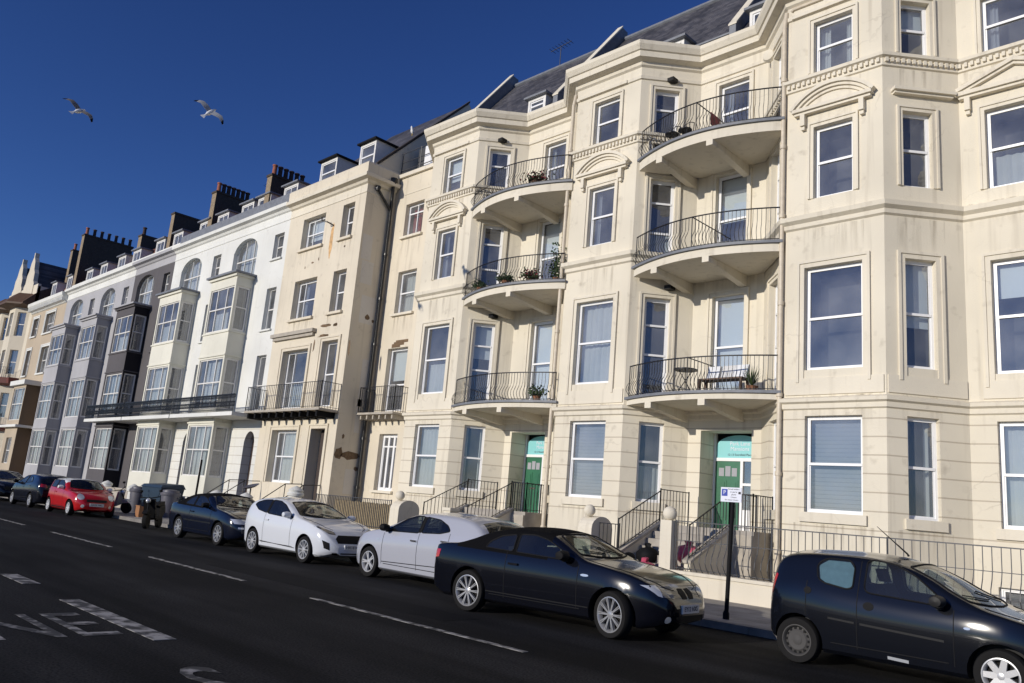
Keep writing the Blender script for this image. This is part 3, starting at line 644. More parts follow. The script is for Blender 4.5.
def dormer(parent, x0, x1, y, z0, z1, yb, two=True, wallm=None, capm=None, frame=None):
    mb = MB(); P = Panel((x0, y), (x1, y))
    mb.box(x0, x0+.1, y, yb, z0, z1, 0); mb.box(x1-.1, x1, y, yb, z0, z1, 0); mb.box(x0+.1, x1-.1, y, y+.1, z0, z0+.22, 0); mb.box(x0+.1, x1-.1, y, y+.1, z1-.12, z1, 0)
    mb.box(x0+.1, x1-.1, y+.55, y+.6, z0+.22, z1-.12, 2)
    mb.box(x0-.12, x1+.12, y-.15, yb+.05, z1, z1+.08, 1)
    o = mb.build('dormer', [wallm or M['wood_white'], capm or M['lead'], M['room']], parent)
    window(o, P, .1, x1-x0-.1, z0+.22, z1-.12, .03, cols=(.5,) if two else (), rows=() if two else (.5,), fr=.05, inside=None, sash=False)
for x0, x1 in ((-20.1, -19.2), (-17.7, -16.8), (-10.9, -8.9), (-13.9, -13.2)): dormer(main, x0, x1, 19.72, 16.2, 16.95, 20.6, two=(x1-x0) > 1, capm=M['lead'])
# pipes
for x in (-9.03, -16.42):
    mb = MB(); y = D-.07
    mb.tube([(x, y, .3), (x, y, 14.9), (x+.03, y+.05, 15.3)], .06, 10)
    for z in (1.2, 3.0, 4.9, 7.2, 9.5, 11.4, 13.3): mb.lathe((x, y, z), [(.06, -.05), (.08, -.05), (.08, .05), (.06, .05)], 10)
    mb.build('downpipe', M['pipe'], main, 40)
mb = MB(); mb.tube([(-8.85, D-.05, 15.28), (-8.8, D-.05, 15.33), (-8.0, D-.05, 15.33)], .045, 8); mb.build('overflow_pipe', M['pipe'], main, 40)
# entries
for di, (P, u0, u1, z0, z1) in enumerate(DOORS):
    q = -.72; dl = u0+.03
    mb = MB(); P.box(mb, u0, u1, q-.3, q-.25, z0, z1, 0); P.box(mb, u0, u1, q-.25, .0, z0-.1, z0-.002, 1)   # hall, threshold
    mb.build('porch', [M['door_open'], M['step']], main)
    mb = MB(); zt = 3.47
    P.box(mb, u0, u0+.06, q-.1, q, z0, z1); P.box(mb, u1-.06, u1, q-.1, q, z0, z1); P.box(mb, u0+.06, u1-.06, q-.1, q, zt, zt+.09); P.box(mb, u0+.84, u0+.92, q-.1, q, z0, zt)
    P.box(mb, u0+.92, u1-.06, q-.1, q, z0, z0+.55); P.box(mb, u0+.92, u1-.06, q-.1, q, z0+1.2, z0+1.27)
    fr = mb.build('door_frame', M['white'], main)
    mb = MB(); P.box(mb, u0+.92, u1-.06, q-.06, q-.05, z0+.55, zt); mb.build('pane', M['glass'], fr)
    mb = MB(); P.box(mb, u0+.065, u0+.835, q-.09, q-.03, z0, zt)
    for a, b, c, d in ((.15, .42, .25, .75), (.5, .77, .25, .75), (.15, .42, .9, 1.35), (.5, .77, .9, 1.35)):
        for e, w_ in ((0, .02), (.06, .03)): P.box(mb, u0+a+e, u0+b-e, q-.03, q-.03+.012*(1+(e > 0)), z0+c+e, z0+d-e)
    dr = mb.build('door', M['green'], main)
    mb = MB()
    for k in range(3): P.box(mb, u0+.17+k*.2, u0+.33+k*.2, q-.03, q-.022, z0+1.45, z0+1.68+.05*(k == 1))
    mb.build('door_light', M['drape'], dr)
    mb = MB(); mb.ball(P.p(u0+.76, q, z0+.95), .03); mb.build('handle', M['chrome'], dr)
    mb = MB(); P.box(mb, u0+.33, u0+.57, q-.03, q-.02, z0+.78, z0+.84); mb.build('letter_box', M['chrome'], dr)
    # arched fanlight board
    mb = MB(); P.box(mb, u0+.06, u1-.06, q-.12, q-.11, zt+.09, z1)
    mb.build('fanlight_back', M['black'], fr)
    mb = MB(); c = (u0+u1)/2; w_ = (u1-u0)/2-.07; n = 16; zz = zt+.09; h0 = .32
    pts = [P.p(c-w_, q-.05, zz), P.p(c+w_, q-.05, zz)]+[P.p(c+w_*math.cos(math.pi*k/n), q-.05, zz+h0+(z1-zz-h0-.04)*math.sin(math.pi*k/n)) for k in range(n+1)]
    mb.prism(pts, P.n*.01)
    fl = mb.build('fanlight', M['aqua'], main)
    fr4 = lambda z: frame4(P.p(c+.02, q-.036, z), P.u, (0, 0, 1))
    text('Park Lane', .155, M['signwhite'], fl, fr4(zz+.40)); text('Mansions', .155, M['signwhite'], fl, fr4(zz+.255)); text('12-13 Eversfield Place', .085, M['ink'], fl, fr4(zz+.09))
# balconies
for bi, (xa, xb) in enumerate(((-21.0, -16.25), (-13.6, -9.02))):
    for f, z in ((1, 5.0), (2, 8.86), (3, 12.24)):
        bulge = (.58, .62, .62)[f-1]; n = 24
        arc = [(xa+(xb-xa)*k/n, 18.24-bulge*math.sin(math.pi*k/n)**.85) for k in range(n+1)]
        inner = [(xb, D-.01), (xb-1.25, B), (xa+1.25, B), (xa, D-.01)]
        mb = MB()
        def slab(pts, za, zb, mi): mb.prism([(p[0], p[1], za) for p in pts], (0, 0, zb-za), mi)
        th = (.22, .29, .35)[f-1]; slab(arc+inner, z-th, z-.075, 0)
        out = [(p[0]+(.05 if k == n else -.05 if k == 0 else 0), p[1]-.07) for k, p in enumerate(arc)]
        slab(out+inner, z-.072, z, 1)
        b_ = mb.build('balcony', [M['cream_trim'], M['lead']], main)
        for fx in (.22, .6):      # the two beams under each slab
            x = xa+(xb-xa)*fx; k = fx*n; yf = 18.24-bulge*math.sin(math.pi*fx)**.85-.02
            m2 = MB(); q = [(yf, z-th-.002), (B, z-th-.002), (B, z-th-.32), (yf+.5, z-th-.16), (yf, z-th-.16)]
            m2.prism([(x-.1, y, zz) for y, zz in q], (.2, 0, 0)); m2.build('beam', M['cream_trim'], b_)
        m2 = MB(); nb = 44; arc2 = []
        for k in range(nb+1):
            t = .015+.97*k/nb; arc2.append(Vector((xa+(xb-xa)*t+.02, 18.24-bulge*math.sin(math.pi*t)**.85+.0, z)))
        for k, p in enumerate(arc2):
            a = arc2[max(0, k-1)]; c = arc2[min(nb, k+1)]; t = (c-a).normalized(); o_ = Vector((t.y, -t.x, 0))
            if k in (0, nb, nb//2): m2.tube([p, p+Vector((0, 0, .9))], .014, 4)
            else: baluster(m2, p+o_*.0, o_, .87, .16, .0085)
        m2.tube([p+Vector((0, 0, .88)) for p in arc2], .019, 5); m2.tube([p+Vector((0, 0, .04)) for p in arc2], .012, 4)
        mid = arc2[nb//2]
        if f in (1, 2, 3) and bi == 1:
            m2.tube([mid+Vector((0, 0, .88)), (mid.x, B-.05, z+.88)], .016, 4)
            for k in range(1, 12): y = mid.y+(B-mid.y)*k/12; m2.tube([(mid.x, y, z), (mid.x, y, z+.88)], .008, 4)
        m2.build('railing', M['iron'], b_)
# wall lamps by the balcony doors
for x, y, z in ((-13.05, 18.98, 15.02), (-12.9, 19.1, 11.95), (-20.45, 18.9, 15.05), (-20.3, 19.1, 8.3), (-12.9, 19.1, 8.35)):
    mb = MB(); mb.box(x-.1, x+.12, y-.16, y+.1, z-.06, z+.06); mb.build('wall_lamp', M['trim'], main)
mb = MB(); mb.lathe((-10.0, 19.15, 14.9), [(.0, 0), (.16, .03), (.2, .12), (.17, .2), (.05, .24)], 12, axis='y'); mb.build('wall_vent', M['cream_trim'], main, 40)

# front steps of the two entries
for si, dx in enumerate((0, -7.45)):
    st = thing('entrance_steps', ('stone entrance steps with iron handrails behind the ball-topped gate pier and parking sign', 'stone entrance steps with iron handrails behind the silver hatchback')[si], 'steps', (-11.1+dx, 17, 0), 'front entrance steps')
    xl, xr = -12.15+dx, -10.15+dx
    mb = MB(); n = 8
    for k in range(n): mb.box(xl+.12, xr-.12, 16.0+.25*k, 18.0, (PAV+.185*k) if k else 0, PAV+.185*(k+1)-.002)
    mb.box(xl, xr+.62, 18.003, 19.7, 0, 1.598)
    mb.box(xl-.03, xr+.66, 17.96, 18.002, 1.5, 1.6)
    mb.build('stair', M['step'], st)
    for x in (xl-.06, xr-.06):
        m2 = MB(); q = [(16.15, 0), (18.0, 0), (18.0, 1.63), (16.15, .78)]; m2.prism([(x, y, z) for y, z in q], (.16, 0, 0), 0)
        q = [(16.1, .783), (18.0, 1.633), (18.0, 1.70), (16.1, .85)]; m2.prism([(x-.04, y, z) for y, z in q], (.24, 0, 0), 1)
        m2.build('stringer', [M['cream'], M['stone']], st)
        m2 = MB(); a, b = Vector((x+.08, 16.2, .85)), Vector((x+.08, 17.95, 1.66)); bars(m2, a, b, .78, 12)
        bars(m2, (x+.08, 17.95, 1.6), (x+.08, 19.3, 1.6), .88, 9)
        m2.build('handrail', M['iron'], st)
    if si == 0: m2 = MB(); bars(m2, (xl-.75, 16.3, .3), (xl-.02, 16.3, .3), 1.2, 6); m2.build('gate_rail', M['iron'], st)
    m2 = MB(); bars(m2, (xr+.02, 18.02, 1.6), (xr+.6, 18.02, 1.6), .86, 6); bars(m2, (xr+.6, 18.02, 1.6), (xr+.6, 19.0, 1.6), .86, 8); m2.build('handrail', M['iron'], st)
    m2 = MB(); m2.box(xr+.1, xr+.62, 17.93, 18.0, 0, 1.5); m2.build('landing_wall', M['reed'] if si == 9 else M['stone'], st)

# ------------------------------------------------------------------ recessed link house with the roof terrace
lk = thing('link_house', 'narrow recessed cream house with a roof terrace, between the peeling house and the bay terrace', 'house', (-26.5, B, 0))
P = Panel((-28, B), (-25.0, B)); mb = MB()
U = lambda x: x+28
WN = [(U(-27.1), U(-25.85), 12.72, 14.22, 'red'), (U(-27.1), U(-25.85), 9.28, 11.15, 'net'), (U(-27.2), U(-25.85), 5.15, 7.8, None), (U(-27.1), U(-25.9), 1.95, 4.22, None)]
wall(mb, P, -.1, 15.65, [(a, b, c, d, .2) for a, b, c, d, _ in WN], room=1)
mb.quad((-28, B, 15.62), (-25, B, 15.62), (-25, 23, 15.62), (-28, 23, 15.62), 2)
mb.build('wall', [M['peel'], M['room'], M['lead']], lk)
for i, (a, b, c, d, ins) in enumerate(WN):
    if i == 0: w = window(lk, P, a, b, c, d, .2, rows=(.72,), cols=(.5,), inside=ins)
    elif i == 3: w = window(lk, P, a, b, c, d, .2, rows=(.78,), cols=(.36, .66), inside=ins, fr=.1, bar=.1)
    elif i == 2: w = window(lk, P, a, b, c, d, .2, rows=(.42,), inside='halfblind')
    else: w = window(lk, P, a, b, c, d, .2, rows=(.5,), inside=ins)
    if i != 2: sill(w, P, a, b, c, .12, .1); streak(w, P, a-.1, b+.1, c-.11, .9)
mb = MB(); P.box(mb, 0, 3.0, 0, .12, 15.55, 15.72); P.box(mb, .7, 2.9, 0, .02, 14.7, 14.73); mb.build('coping', M['cream_trim'], lk)
mb = MB(); P.box(mb, .2, 2.6, 0, .75, 4.92, 5.0)
for k in range(6): P.box(mb, .3+k*.42, .38+k*.42, 0, .65, 4.74, 4.918)
bk = mb.build('balcony', M['stone'], lk)
mb = MB(); a, b, c, d = P.p(.22, .72, 5.0), P.p(2.58, .72, 5.0), P.p(.22, 0, 5.0), P.p(2.58, 0, 5.0)
bars(mb, a, b, 1.05, 18); bars(mb, c, a, 1.05, 6); bars(mb, d, b, 1.05, 6); mb.build('railing', M['iron'], bk)
mb = MB()
for z in (16.0, 16.4, 16.85): mb.tube([(-27.95, B+.1, z), (-25.1, B+.1, z)], .02, 5)
for x in (-27.9, -26.6, -25.2): mb.tube([(x, B+.1, 15.65), (x, B+.1, 16.9)], .025, 5)
mb.build('terrace_rail', M['greyiron'], lk)
P2 = Panel((-26.95, B+.6), (-25.65, B+.6)); mb = MB(); mb.box(-27.7, -25.05, B+.8, 22.0, 15.6, 17.3, 0); P2.box(mb, -.05, 1.35, -.15, -.01, 15.62, 17.2, 1); mb.build('terrace_cabin', [M['greyiron'], M['white']], lk)
window(lk, P2, .45, 1.2, 15.9, 16.9, -.02, rows=(), inside=None)
mb = MB()
for z0, z1, s in ((7.82, 7.98, 1), (7.9, 8.05, 2), (8.0, 8.12, 3)):
    P.box(mb, .9+s*.13, 1.35+s*.25, 0, .004+.003*s, z0, z1)
mb.build('bare_patch', M['peelpatch'], lk)

# ------------------------------------------------------------------ houses of the left terrace
LY = 18.2
def arch_fill(mb, P, u0, u1, z1, h, mi=0, depth=.16):
    n = 12; pts = []
    for i in range(n+1):
        x = (i/n-.5)*2; pts.append((u0+(u1-u0)*i/n, z1-h*(1-math.sqrt(max(0, 1-x*x*.96)))/(1-math.sqrt(.04))))
    for (a, p), (b, q) in zip(pts, pts[1:]):
        mb.quad(P.p(a, 0, p), P.p(b, 0, q), P.p(b, 0, z1), P.p(a, 0, z1), mi); mb.quad(P.p(a, 0, p), P.p(b, 0, q), P.p(b, -depth, q), P.p(a, -depth, p), mi)
def chimney(parent, x, y0, y1, z0, z1, w=.5, pots=6, red=1, potm=None):
    mb = MB(); mb.box(x-w, x, y0+.003, y1, z0, z1, 0); mb.box(x-w, x-.003, y0-.015, y0, z0, z1, 1); mb.box(x-w-.05, x+.05, y0-.06, y1+.05, z1, z1+.12, 0)  # stack in the shaded tone, thin front skin in the sunlit tone
    c = mb.build('chimney_stack', [M['dark_brick'], M['stackfront_lit']], parent)
    for k in range(pots):
        y = y0+.2+(y1-y0-.4)*k/max(1, pots-1); m2 = MB(); m2.lathe((x-w/2, y, z1+.12), [(.15, 0), (.16, .05), (.12, .1), (.11, .5), (.14, .52), (.14, .6), (.09, .6), (.09, .45)], 10)
        m2.build('chimney_pot', M['pot'] if k < red else M['darkpot'], c, 40)
def roof_part(parent, x0, x1, gables=None, gm=None):
    mb = MB()
    mb.quad((x0, 18.95, 15.6), (x1, 18.95, 15.6), (x1, 19.5, 17.0), (x0, 19.5, 17.0), 0); mb.quad((x0, 19.5, 17.0), (x1, 19.5, 17.0), (x1, 23, 18.0), (x0, 23, 18.0), 1)
    mb.quad((x0, 23, 18.0), (x1, 23, 18.0), (x1, 27, 15), (x0, 27, 15), 1); mb.quad((x0, 27, -.1), (x1, 27, -.1), (x1, 27, 15), (x0, 27, 15), 1)
    for x in (x0+.01, x1-.01): mb.poly([(x, LY+.02, -.1), (x, 27, -.1), (x, 27, 15), (x, 23, 17.99), (x, 19.5, 16.99), (x, 18.97, 15.6), (x, LY+.02, 15.3)], 2)
    mb.quad((x0, LY, 15.31), (x1, LY, 15.31), (x1, 19, 15.61), (x0, 19, 15.61), 1)
    return mb.build('roof', [M['brick'], M['slate'], gm or M['dark_brick']], parent)

def bay_house(name, label, x0, x1, bx0, bx1, wm, rm, bm_front, bm_side, group, balcony=True, arch=(.1, 2.5), capm=None, darkwood=False, ground_arch=True, parapet=True, dorm=(), sm=1.25):
    h = thing(name, label, 'house', ((x0+x1)/2, LY, 0), group)
    P = Panel((x0, LY), (x1, LY)); U = lambda x: x-x0; L_ = x1-x0
    capm = capm or M['lead']
    aw0, aw1 = bx0+.1, bx1-.15
    s0 = bx1+sm; s1 = s0+.92                      # narrow windows right of the bay
    fm = M['wframe_dark'] if darkwood else M['wood_white']
    H = [(U(aw0), U(aw1), 12.0, 14.3, .22)]
    small = [(U(s0), U(s1), 12.66, 13.96), (U(s0), U(s1), 9.08, 11.18)]
    if s1 < x1-.1:
        H += [a+(.2,) for a in small]
        H += [(U(s0), U(s1), 5.2, 7.83, .2)]
        H += [(U(s0)-.02, U(s1)+.05, .9, 4.2, .5)]
    wm_ = MB(); wall(wm_, P, 4.7, 15.1, [q for q in H if q[3] > 4.7], mi=0, room=2); arch_fill(wm_, P, U(aw0), U(aw1), 14.3, .62, 0, .22)
    wall(wm_, P, -.1, 4.7, [q for q in H if q[2] < 4.7], mi=1, room=2)
    if s1 < x1-.1: arch_fill(wm_, P, U(s0)-.02, U(s1)+.05, 4.2, .5, 1, .3)
    wm_.build('wall', [wm, rm, M['room']], h)
    window(h, P, U(aw0), U(aw1), 12.0, 14.3, .22, cols=(.36, .7), rows=(.52,), inside='net', mat=M['wood_white'], arch=.62, fr=.05, sash=False)
    if s1 < x1-.1:
        for a, b, c, d in small:
            w = window(h, P, a, b, c, d, .2, rows=(.5,), inside='auto', mat=M['wood_white'], fr=.07, sash=False); sill(w, P, a, b, c, .1, .08, wm)
        window(h, P, U(s0), U(s1), 5.2, 7.83, .2, rows=(.45,), inside='low', mat=M['wood_white'], fr=.07, sash=False, name='balcony_door')
        mb = MB(); P.box(mb, U(s0), U(s1), -.47, -.42, .9, 4.2); mb.build('door', M['darkpot'] if not darkwood else M['black'], h)
    # square bay through all storeys
    F = 17.3; bz = 12.0; Pf = Panel((bx0, F), (bx1, F)); Pr = Panel((bx1, F), (bx1, LY)); Pl = Panel((bx0, LY), (bx0, F)); w_ = bx1-bx0
    lev = [(1.95, 4.4), (5.2, 7.72), (9.12, 11.38)]
    bm = MB()
    for Q, mi, ins in ((Pf, 0, .14), (Pr, 1, .1), (Pl, 1, .1)):
        wall(bm, Q, 0, bz, [(ins, Q.len-ins, a, b, .05) for a, b in lev], mi=mi, room=2, depth=.5)
    bm.quad((bx0, F, bz), (bx1, F, bz), (bx1, LY, bz), (bx0, LY, bz), 0)
    bay = bm.build('bay', [bm_front, bm_side, M['room']], h)
    for k, (a, b) in enumerate(lev):
        window(h, Pf, .14, w_-.14, a, b, .05, cols=(.3, .7), rows=(.52,), inside='net' if k < 2 else 'low', mat=M['wood_white'], fr=.06, bar=.05, sash=False, name='bay_window')
        window(h, Pr, .1, Pr.len-.1, a, b, .05, rows=(.52,), inside='net', mat=M['wood_white'], fr=.09, sash=False, name='bay_window')
    mb = MB(); mb.box(bx0-.22, bx1+.22, F-.22, LY, 11.98, 12.08, 0); mb.box(bx0-.1, bx1+.1, F-.1, LY, 11.85, 11.978, 1)
    mb.build('bay_cornice', [capm, bm_front], h)
    for z in (4.5, 7.82, 9.0): mb = MB(); mb.box(bx0-.05, bx1+.05, F-.05, LY, z, z+.07); mb.build('bay_band', bm_front, h)
    # cornice, parapet, roof
    mb = MB(); sweep(mb, [(x0, LY), (x1, LY)], [(0, 14.5), (.03, 14.52), (.03, 14.58), (.006, 14.6), (.006, 14.95), (.08, 15.0), (.14, 15.1), (.32, 15.16), (.34, 15.33), (0, 15.36)]); mb.build('cornice', M['white_wall'] if wm != M['darkgrey'] else M['lilac'], h)
    mb = MB()
    if parapet: mb.box(x0, x1, LY+.12, LY+.2, 15.3, 16.1)
    else: mb.box(x0, x1, LY+.1, LY+.3, 15.3, 15.75)
    mb.build('parapet', M['lead'] if parapet else M['white_wall'], h)
    roof_part(h, x0, x1)
    for dx in dorm: dormer(h, dx, dx+1.35, 18.62, 15.75, 16.75, 19.8)
    if balcony:
        mb = MB(); yb = 16.75; mb.box(x0+.05, x1-.05, yb, LY, 4.74, 4.92); 
        b_ = mb.build('balcony', M['white_wall'], h)
        mb = MB(); a, b = Vector((x0+.08, yb+.04, 4.92)), Vector((x1-.08, yb+.04, 4.92)); n = int(L_/.11)
        mb.tube([a+Vector((0, 0, .8)), b+Vector((0, 0, .8))], .025, 4); mb.tube([a+Vector((0, 0, .62)), b+Vector((0, 0, .62))], .015, 4); mb.tube([a+Vector((0, 0, .1)), b+Vector((0, 0, .1))], .02, 4)
        for k in range(n+1):
            p = a.lerp(b, k/n); mb.tube([p, p+Vector((0, 0, .8))], .011, 4)
            c = p+Vector((L_/n/2, 0, .36)); mb.tube([c+Vector((.045*math.cos(t*1.047), 0, .13*math.sin(t*1.047))) for t in range(7)], .013, 4)
            c = p+Vector((L_/n/2, 0, .71)); mb.tube([c+Vector((.04*math.cos(t*1.047), 0, .07*math.sin(t*1.047))) for t in range(7)], .012, 4)
        mb.build('railing', M['iron'], b_)
    return h
G1 = 'bay fronted houses of the left terrace'
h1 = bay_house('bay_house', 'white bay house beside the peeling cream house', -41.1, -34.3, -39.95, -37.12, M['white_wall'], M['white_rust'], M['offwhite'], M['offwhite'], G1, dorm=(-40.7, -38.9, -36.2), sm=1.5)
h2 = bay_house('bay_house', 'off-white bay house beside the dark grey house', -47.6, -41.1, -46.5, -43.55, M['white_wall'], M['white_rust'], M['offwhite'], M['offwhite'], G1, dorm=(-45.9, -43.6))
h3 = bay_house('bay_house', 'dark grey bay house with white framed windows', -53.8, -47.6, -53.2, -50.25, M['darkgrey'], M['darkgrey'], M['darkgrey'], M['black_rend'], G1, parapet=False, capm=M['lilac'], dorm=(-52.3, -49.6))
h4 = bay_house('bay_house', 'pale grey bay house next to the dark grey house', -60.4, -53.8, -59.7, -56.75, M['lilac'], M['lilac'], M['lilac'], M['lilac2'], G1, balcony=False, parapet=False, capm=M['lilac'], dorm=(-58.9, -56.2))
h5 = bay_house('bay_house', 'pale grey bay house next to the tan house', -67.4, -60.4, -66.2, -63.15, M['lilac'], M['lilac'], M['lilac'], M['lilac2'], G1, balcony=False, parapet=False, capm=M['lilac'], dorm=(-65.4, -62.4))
chimney(h1, -37.6, 18.55, 20.6, 15.5, 17.75, .5, 6)
chimney(h2, -44.3, 18.6, 20.8, 15.5, 18.35, .55, 7)
chimney(h3, -50.3, 18.7, 20.6, 15.5, 18.3, .5, 0)
chimney(h4, -56.9, 19.2, 21.8, 15.5, 18.2, .6, 2, 0)
chimney(h5, -67.4, 17.9+.6, 22.2, 15.5, 20.0, .6, 7, 1)
# aerials
def aerial(label, x, y, z, h):
    a = thing('tv_aerial', label, 'aerial', (x, y, z), 'television aerials on the roofs'); mb = MB(); mb.tube([(x, y, z), (x, y, z+h)], .02, 5); mb.build('mast', M['greyiron'], a)
    mb = MB(); mb.tube([(x-.6, y, z+h), (x+.6, y, z+h+.1)], .015, 4)
    for k in range(7): mb.tube([(x-.5+k*.17, y-.22, z+h+.02*k), (x-.5+k*.17, y+.22, z+h+.02*k)], .01, 4)
    mb.build('boom', M['greyiron'], a)
aerial('thin television aerial on the tiled roof between two chimney stacks', -40.9, 20.2, 17.1, 1.5)
aerial('thin television aerial standing on the slate ridge', -22.0, RIDGE_Y, RIDGE_Z, 1.0)

# peeling cream house
pe = thing('corner_house', 'peeling cream house with a plain shaded end wall and an iron balcony', 'house', (-31.4, LY, 0))
X0, X1 = -34.3, -28.0; P = Panel((X0, LY), (X1, LY)); U = lambda x: x-X0; Ps = Panel((X1, LY), (X1, 27))
W_ = [(-33.0, -31.1, 12.68, 14.22, 'c'), (-29.7, -28.8, 12.66, 14.25, 's'), (-33.0, -31.1, 9.3, 11.16, 'c'), (-29.78, -28.78, 9.3, 11.18, 's'), (-33.15, -31.0, 5.2, 7.84, 'd'), (-29.9, -28.7, 5.2, 8.04, 's'), (-33.1, -31.0, 1.95, 4.24, 'c'), (-29.88, -28.8, 1.2, 4.27, 'o')]
mb = MB(); wall(mb, P, -.1, 15.1, [(U(a), U(b), c, d, .28 if k != 'o' else .5) for a, b, c, d, k in W_], room=1); wall(mb, Ps, -.1, 15.1, (), mi=2)
mb.build('wall', [M['peel'], M['room'], M['peel']], pe)
for a, b, c, d, k in W_:
    a, b = U(a), U(b)
    if k == 'c': w = window(pe, P, a, b, c, d, .28, cols=(.3,), rows=(.5,), inside='auto' if c > 2 else 'net', fr=.08, mat=M['upvc'])
    elif k == 's': w = window(pe, P, a, b, c, d, .28, rows=(.5,), inside=None, fr=.07)
    elif k == 'd': w = window(pe, P, a, b, c, d, .28, cols=(.3,), rows=(.45,), inside='low', fr=.07, name='balcony_door')
    else:
        mb = MB(); P.box(mb, a+.08, a+.5, -.9, -.45, 1.2, 4.2); P.box(mb, a, b, -1.3, -1.25, 1.2, 4.27); mb.build('doorway', M['door_open'], pe); continue
    if c > 9: sill(w, P, a, b, c, .12, .11, M['peel']); streak(w, P, a-.1, b+.1, c-.12, .9)
for a, b, c, d in ((-33.15, -31.0, 5.2, 7.84), (-29.9, -28.7, 5.2, 8.04), (-33.1, -31.0, 1.95, 4.24), (-29.88, -28.8, 1.2, 4.27)): architrave(pe, P, U(a), U(b), c, d, .2, mat=M['peel'])
mb = MB(); P.box(mb, U(-34.2), U(-30.55), 0, .22, 8.52, 8.68); P.box(mb, U(-34.1), U(-30.65), 0, .13, 8.38, 8.518); mb.build('hood_mould', M['stone'], pe)
cpath = [(X0, LY), (X1, LY), (X1, 19.66)]
mb = MB(); sweep(mb, cpath, [(0, 14.5), (.03, 14.52), (.03, 14.56), (.006, 14.58), (.006, 14.9), (.1, 14.95), (.16, 15.05), (.36, 15.1), (.38, 15.24), (.3, 15.3), (0, 15.32)]); mb.build('cornice', M['cream_trim'], pe)
mb = MB(); sweep(mb, cpath, [(.0, 15.3), (.24, 15.3), (.25, 15.75), (.18, 15.84), (-.05, 15.84), (-.05, 15.3)]); mb.build('parapet', M['peel'], pe)
mb = MB(); ry, rz = 23.4, 21.0
mb.quad((X0, 18.55, 15.9), (X1-.05, 18.55, 15.9), (X1-.05, ry, rz), (X0, ry, rz), 0); mb.quad((X0, ry, rz), (X1-.05, ry, rz), (X1-.05, 27.5, 16), (X0, 27.5, 16), 0)
mb.poly([(X1, 18.55, 15.1), (X1, 27, 15.1), (X1, 27, 16.6), (X1, ry, rz-.03), (X1, 18.55, 15.87)], 1)
mb.poly([(X0, 18.55, 15.1), (X0, 27, 15.1), (X0, 27, 16.6), (X0, ry, rz-.03), (X0, 18.55, 15.87)], 1)
mb.prism([(X1-.1, y, z) for y, z in ((18.5, 15.87), (ry, rz), (ry, rz+.12), (18.5, 15.99))], (.16, 0, 0), 2)
mb.build('roof', [M['slate'], M['peel'], M['dark_brick']], pe)
for x0, x1 in ((-33.1, -31.7), (-29.8, -28.6)): dormer(pe, x0, x1, 18.75, 15.95, 17.35, 20.4, two=False, capm=M['black'])
mb = MB(); P.box(mb, U(-34.2), U(-28.0), 0, .95, 4.9, 4.99)
for k in range(10): P.box(mb, U(-34.05)+k*.63, U(-33.93)+k*.63, 0, .85, 4.66, 4.898, 1)
bk = mb.build('balcony', [M['stone'], M['black']], pe)
mb = MB(); a, b, c, d = P.p(.15, .92, 4.99), P.p(6.25, .92, 4.99), P.p(.15, 0, 4.99), P.p(6.25, 0, 4.99)
bars(mb, a, b, 1.08, 42); bars(mb, c, a, 1.08, 7); bars(mb, d, b, 1.08, 7); mb.build('railing', M['iron'], bk)
def blob(mb, P, u, z, w, h, d, n=11):
    mb.prism([P.p(u+w*math.cos(2*math.pi*k/n)*random.uniform(.6, 1.15), 0, z+h*math.sin(2*math.pi*k/n)*random.uniform(.6, 1.15)) for k in range(n)], P.n*d)
for u, z, w, h in ((.75, 3.25, .5, .22), (.25, 3.3, .22, .3), (1.15, 2.75, .13, .1), (.35, 4.0, .07, .12), (.8, 9.1, .12, .14), (1.1, 9.0, .07, .08)): mb = MB(); blob(mb, Ps, u, z, w, h, .004); mb.build('bare_patch', M['peelpatch'], pe)
for u, z, w, h in ((4.5, 8.75, .45, .09), (5.2, 8.72, .2, .08), (4.4, 8.3, .5, .07), (5.2, 8.15, .55, .08), (6.45, 7.6, .07, .4), (2.1, 7.98, .8, .06), (3.7, 7.9, .08, .3), (2.6, 11.9, .12, .05), (3.1, 12.0, .05, .1), (2.0, 11.75, .05, .07), (5.1, 12.25, .06, .06)): mb = MB(); blob(mb, P, u, z, w, h, .004); mb.build('bare_patch', M['peelpatch'], pe)
mb = MB(); blob(mb, P, U(-30.35), 12.75, .16, .85, .003, 14); mb.build('rust_stain', M['rust'], pe)
mb = MB(); q = P.p(U(-30.35), 0, 13.45); mb.tube([q, q+Vector((0, -.35, .05)), q+Vector((-.25, -.45, .1)), q+Vector((-.3, -.45, .3))], .03, 6); mb.build('bracket', M['blackpipe'], pe)
for u, z, w, h in ((.35, 12.1, .25, .55), (.5, 11.0, .3, .5), (.75, 9.4, .35, .6), (1.0, 6.3, .16, 1.0), (.95, 4.9, .12, .7), (.9, 2.2, .25, .5)): mb = MB(); Ps.box(mb, u-w, u+w, 0, .003, z-h, z+h); mb.build('repair_patch', M['patch'], pe)
mb = MB(); x, y = X1+.13, 19.45
mb.tube([(x, y, .2), (x, y, 14.3), (x+.12, y-.1, 14.6), (x+.12, y-.1, 15.2)], .075, 8)
mb.tube([(x, y, 14.0), (x-.02, y-.5, 14.5), (x-.02, y-.75, 14.75)], .06, 8); mb.lathe((x+.12, y-.1, 15.15), [(.1, 0), (.17, .12), (.17, .32), (.1, .34)], 8); mb.lathe((x-.02, y-.78, 14.7), [(.07, 0), (.12, .1), (.12, .2), (.07, .22)], 8)
for z in (2, 4, 6, 8, 10, 12): mb.lathe((x, y, z), [(.075, -.05), (.1, -.05), (.1, .05), (.075, .05)], 8)
mb.build('downpipe', M['blackpipe'], pe, 40)

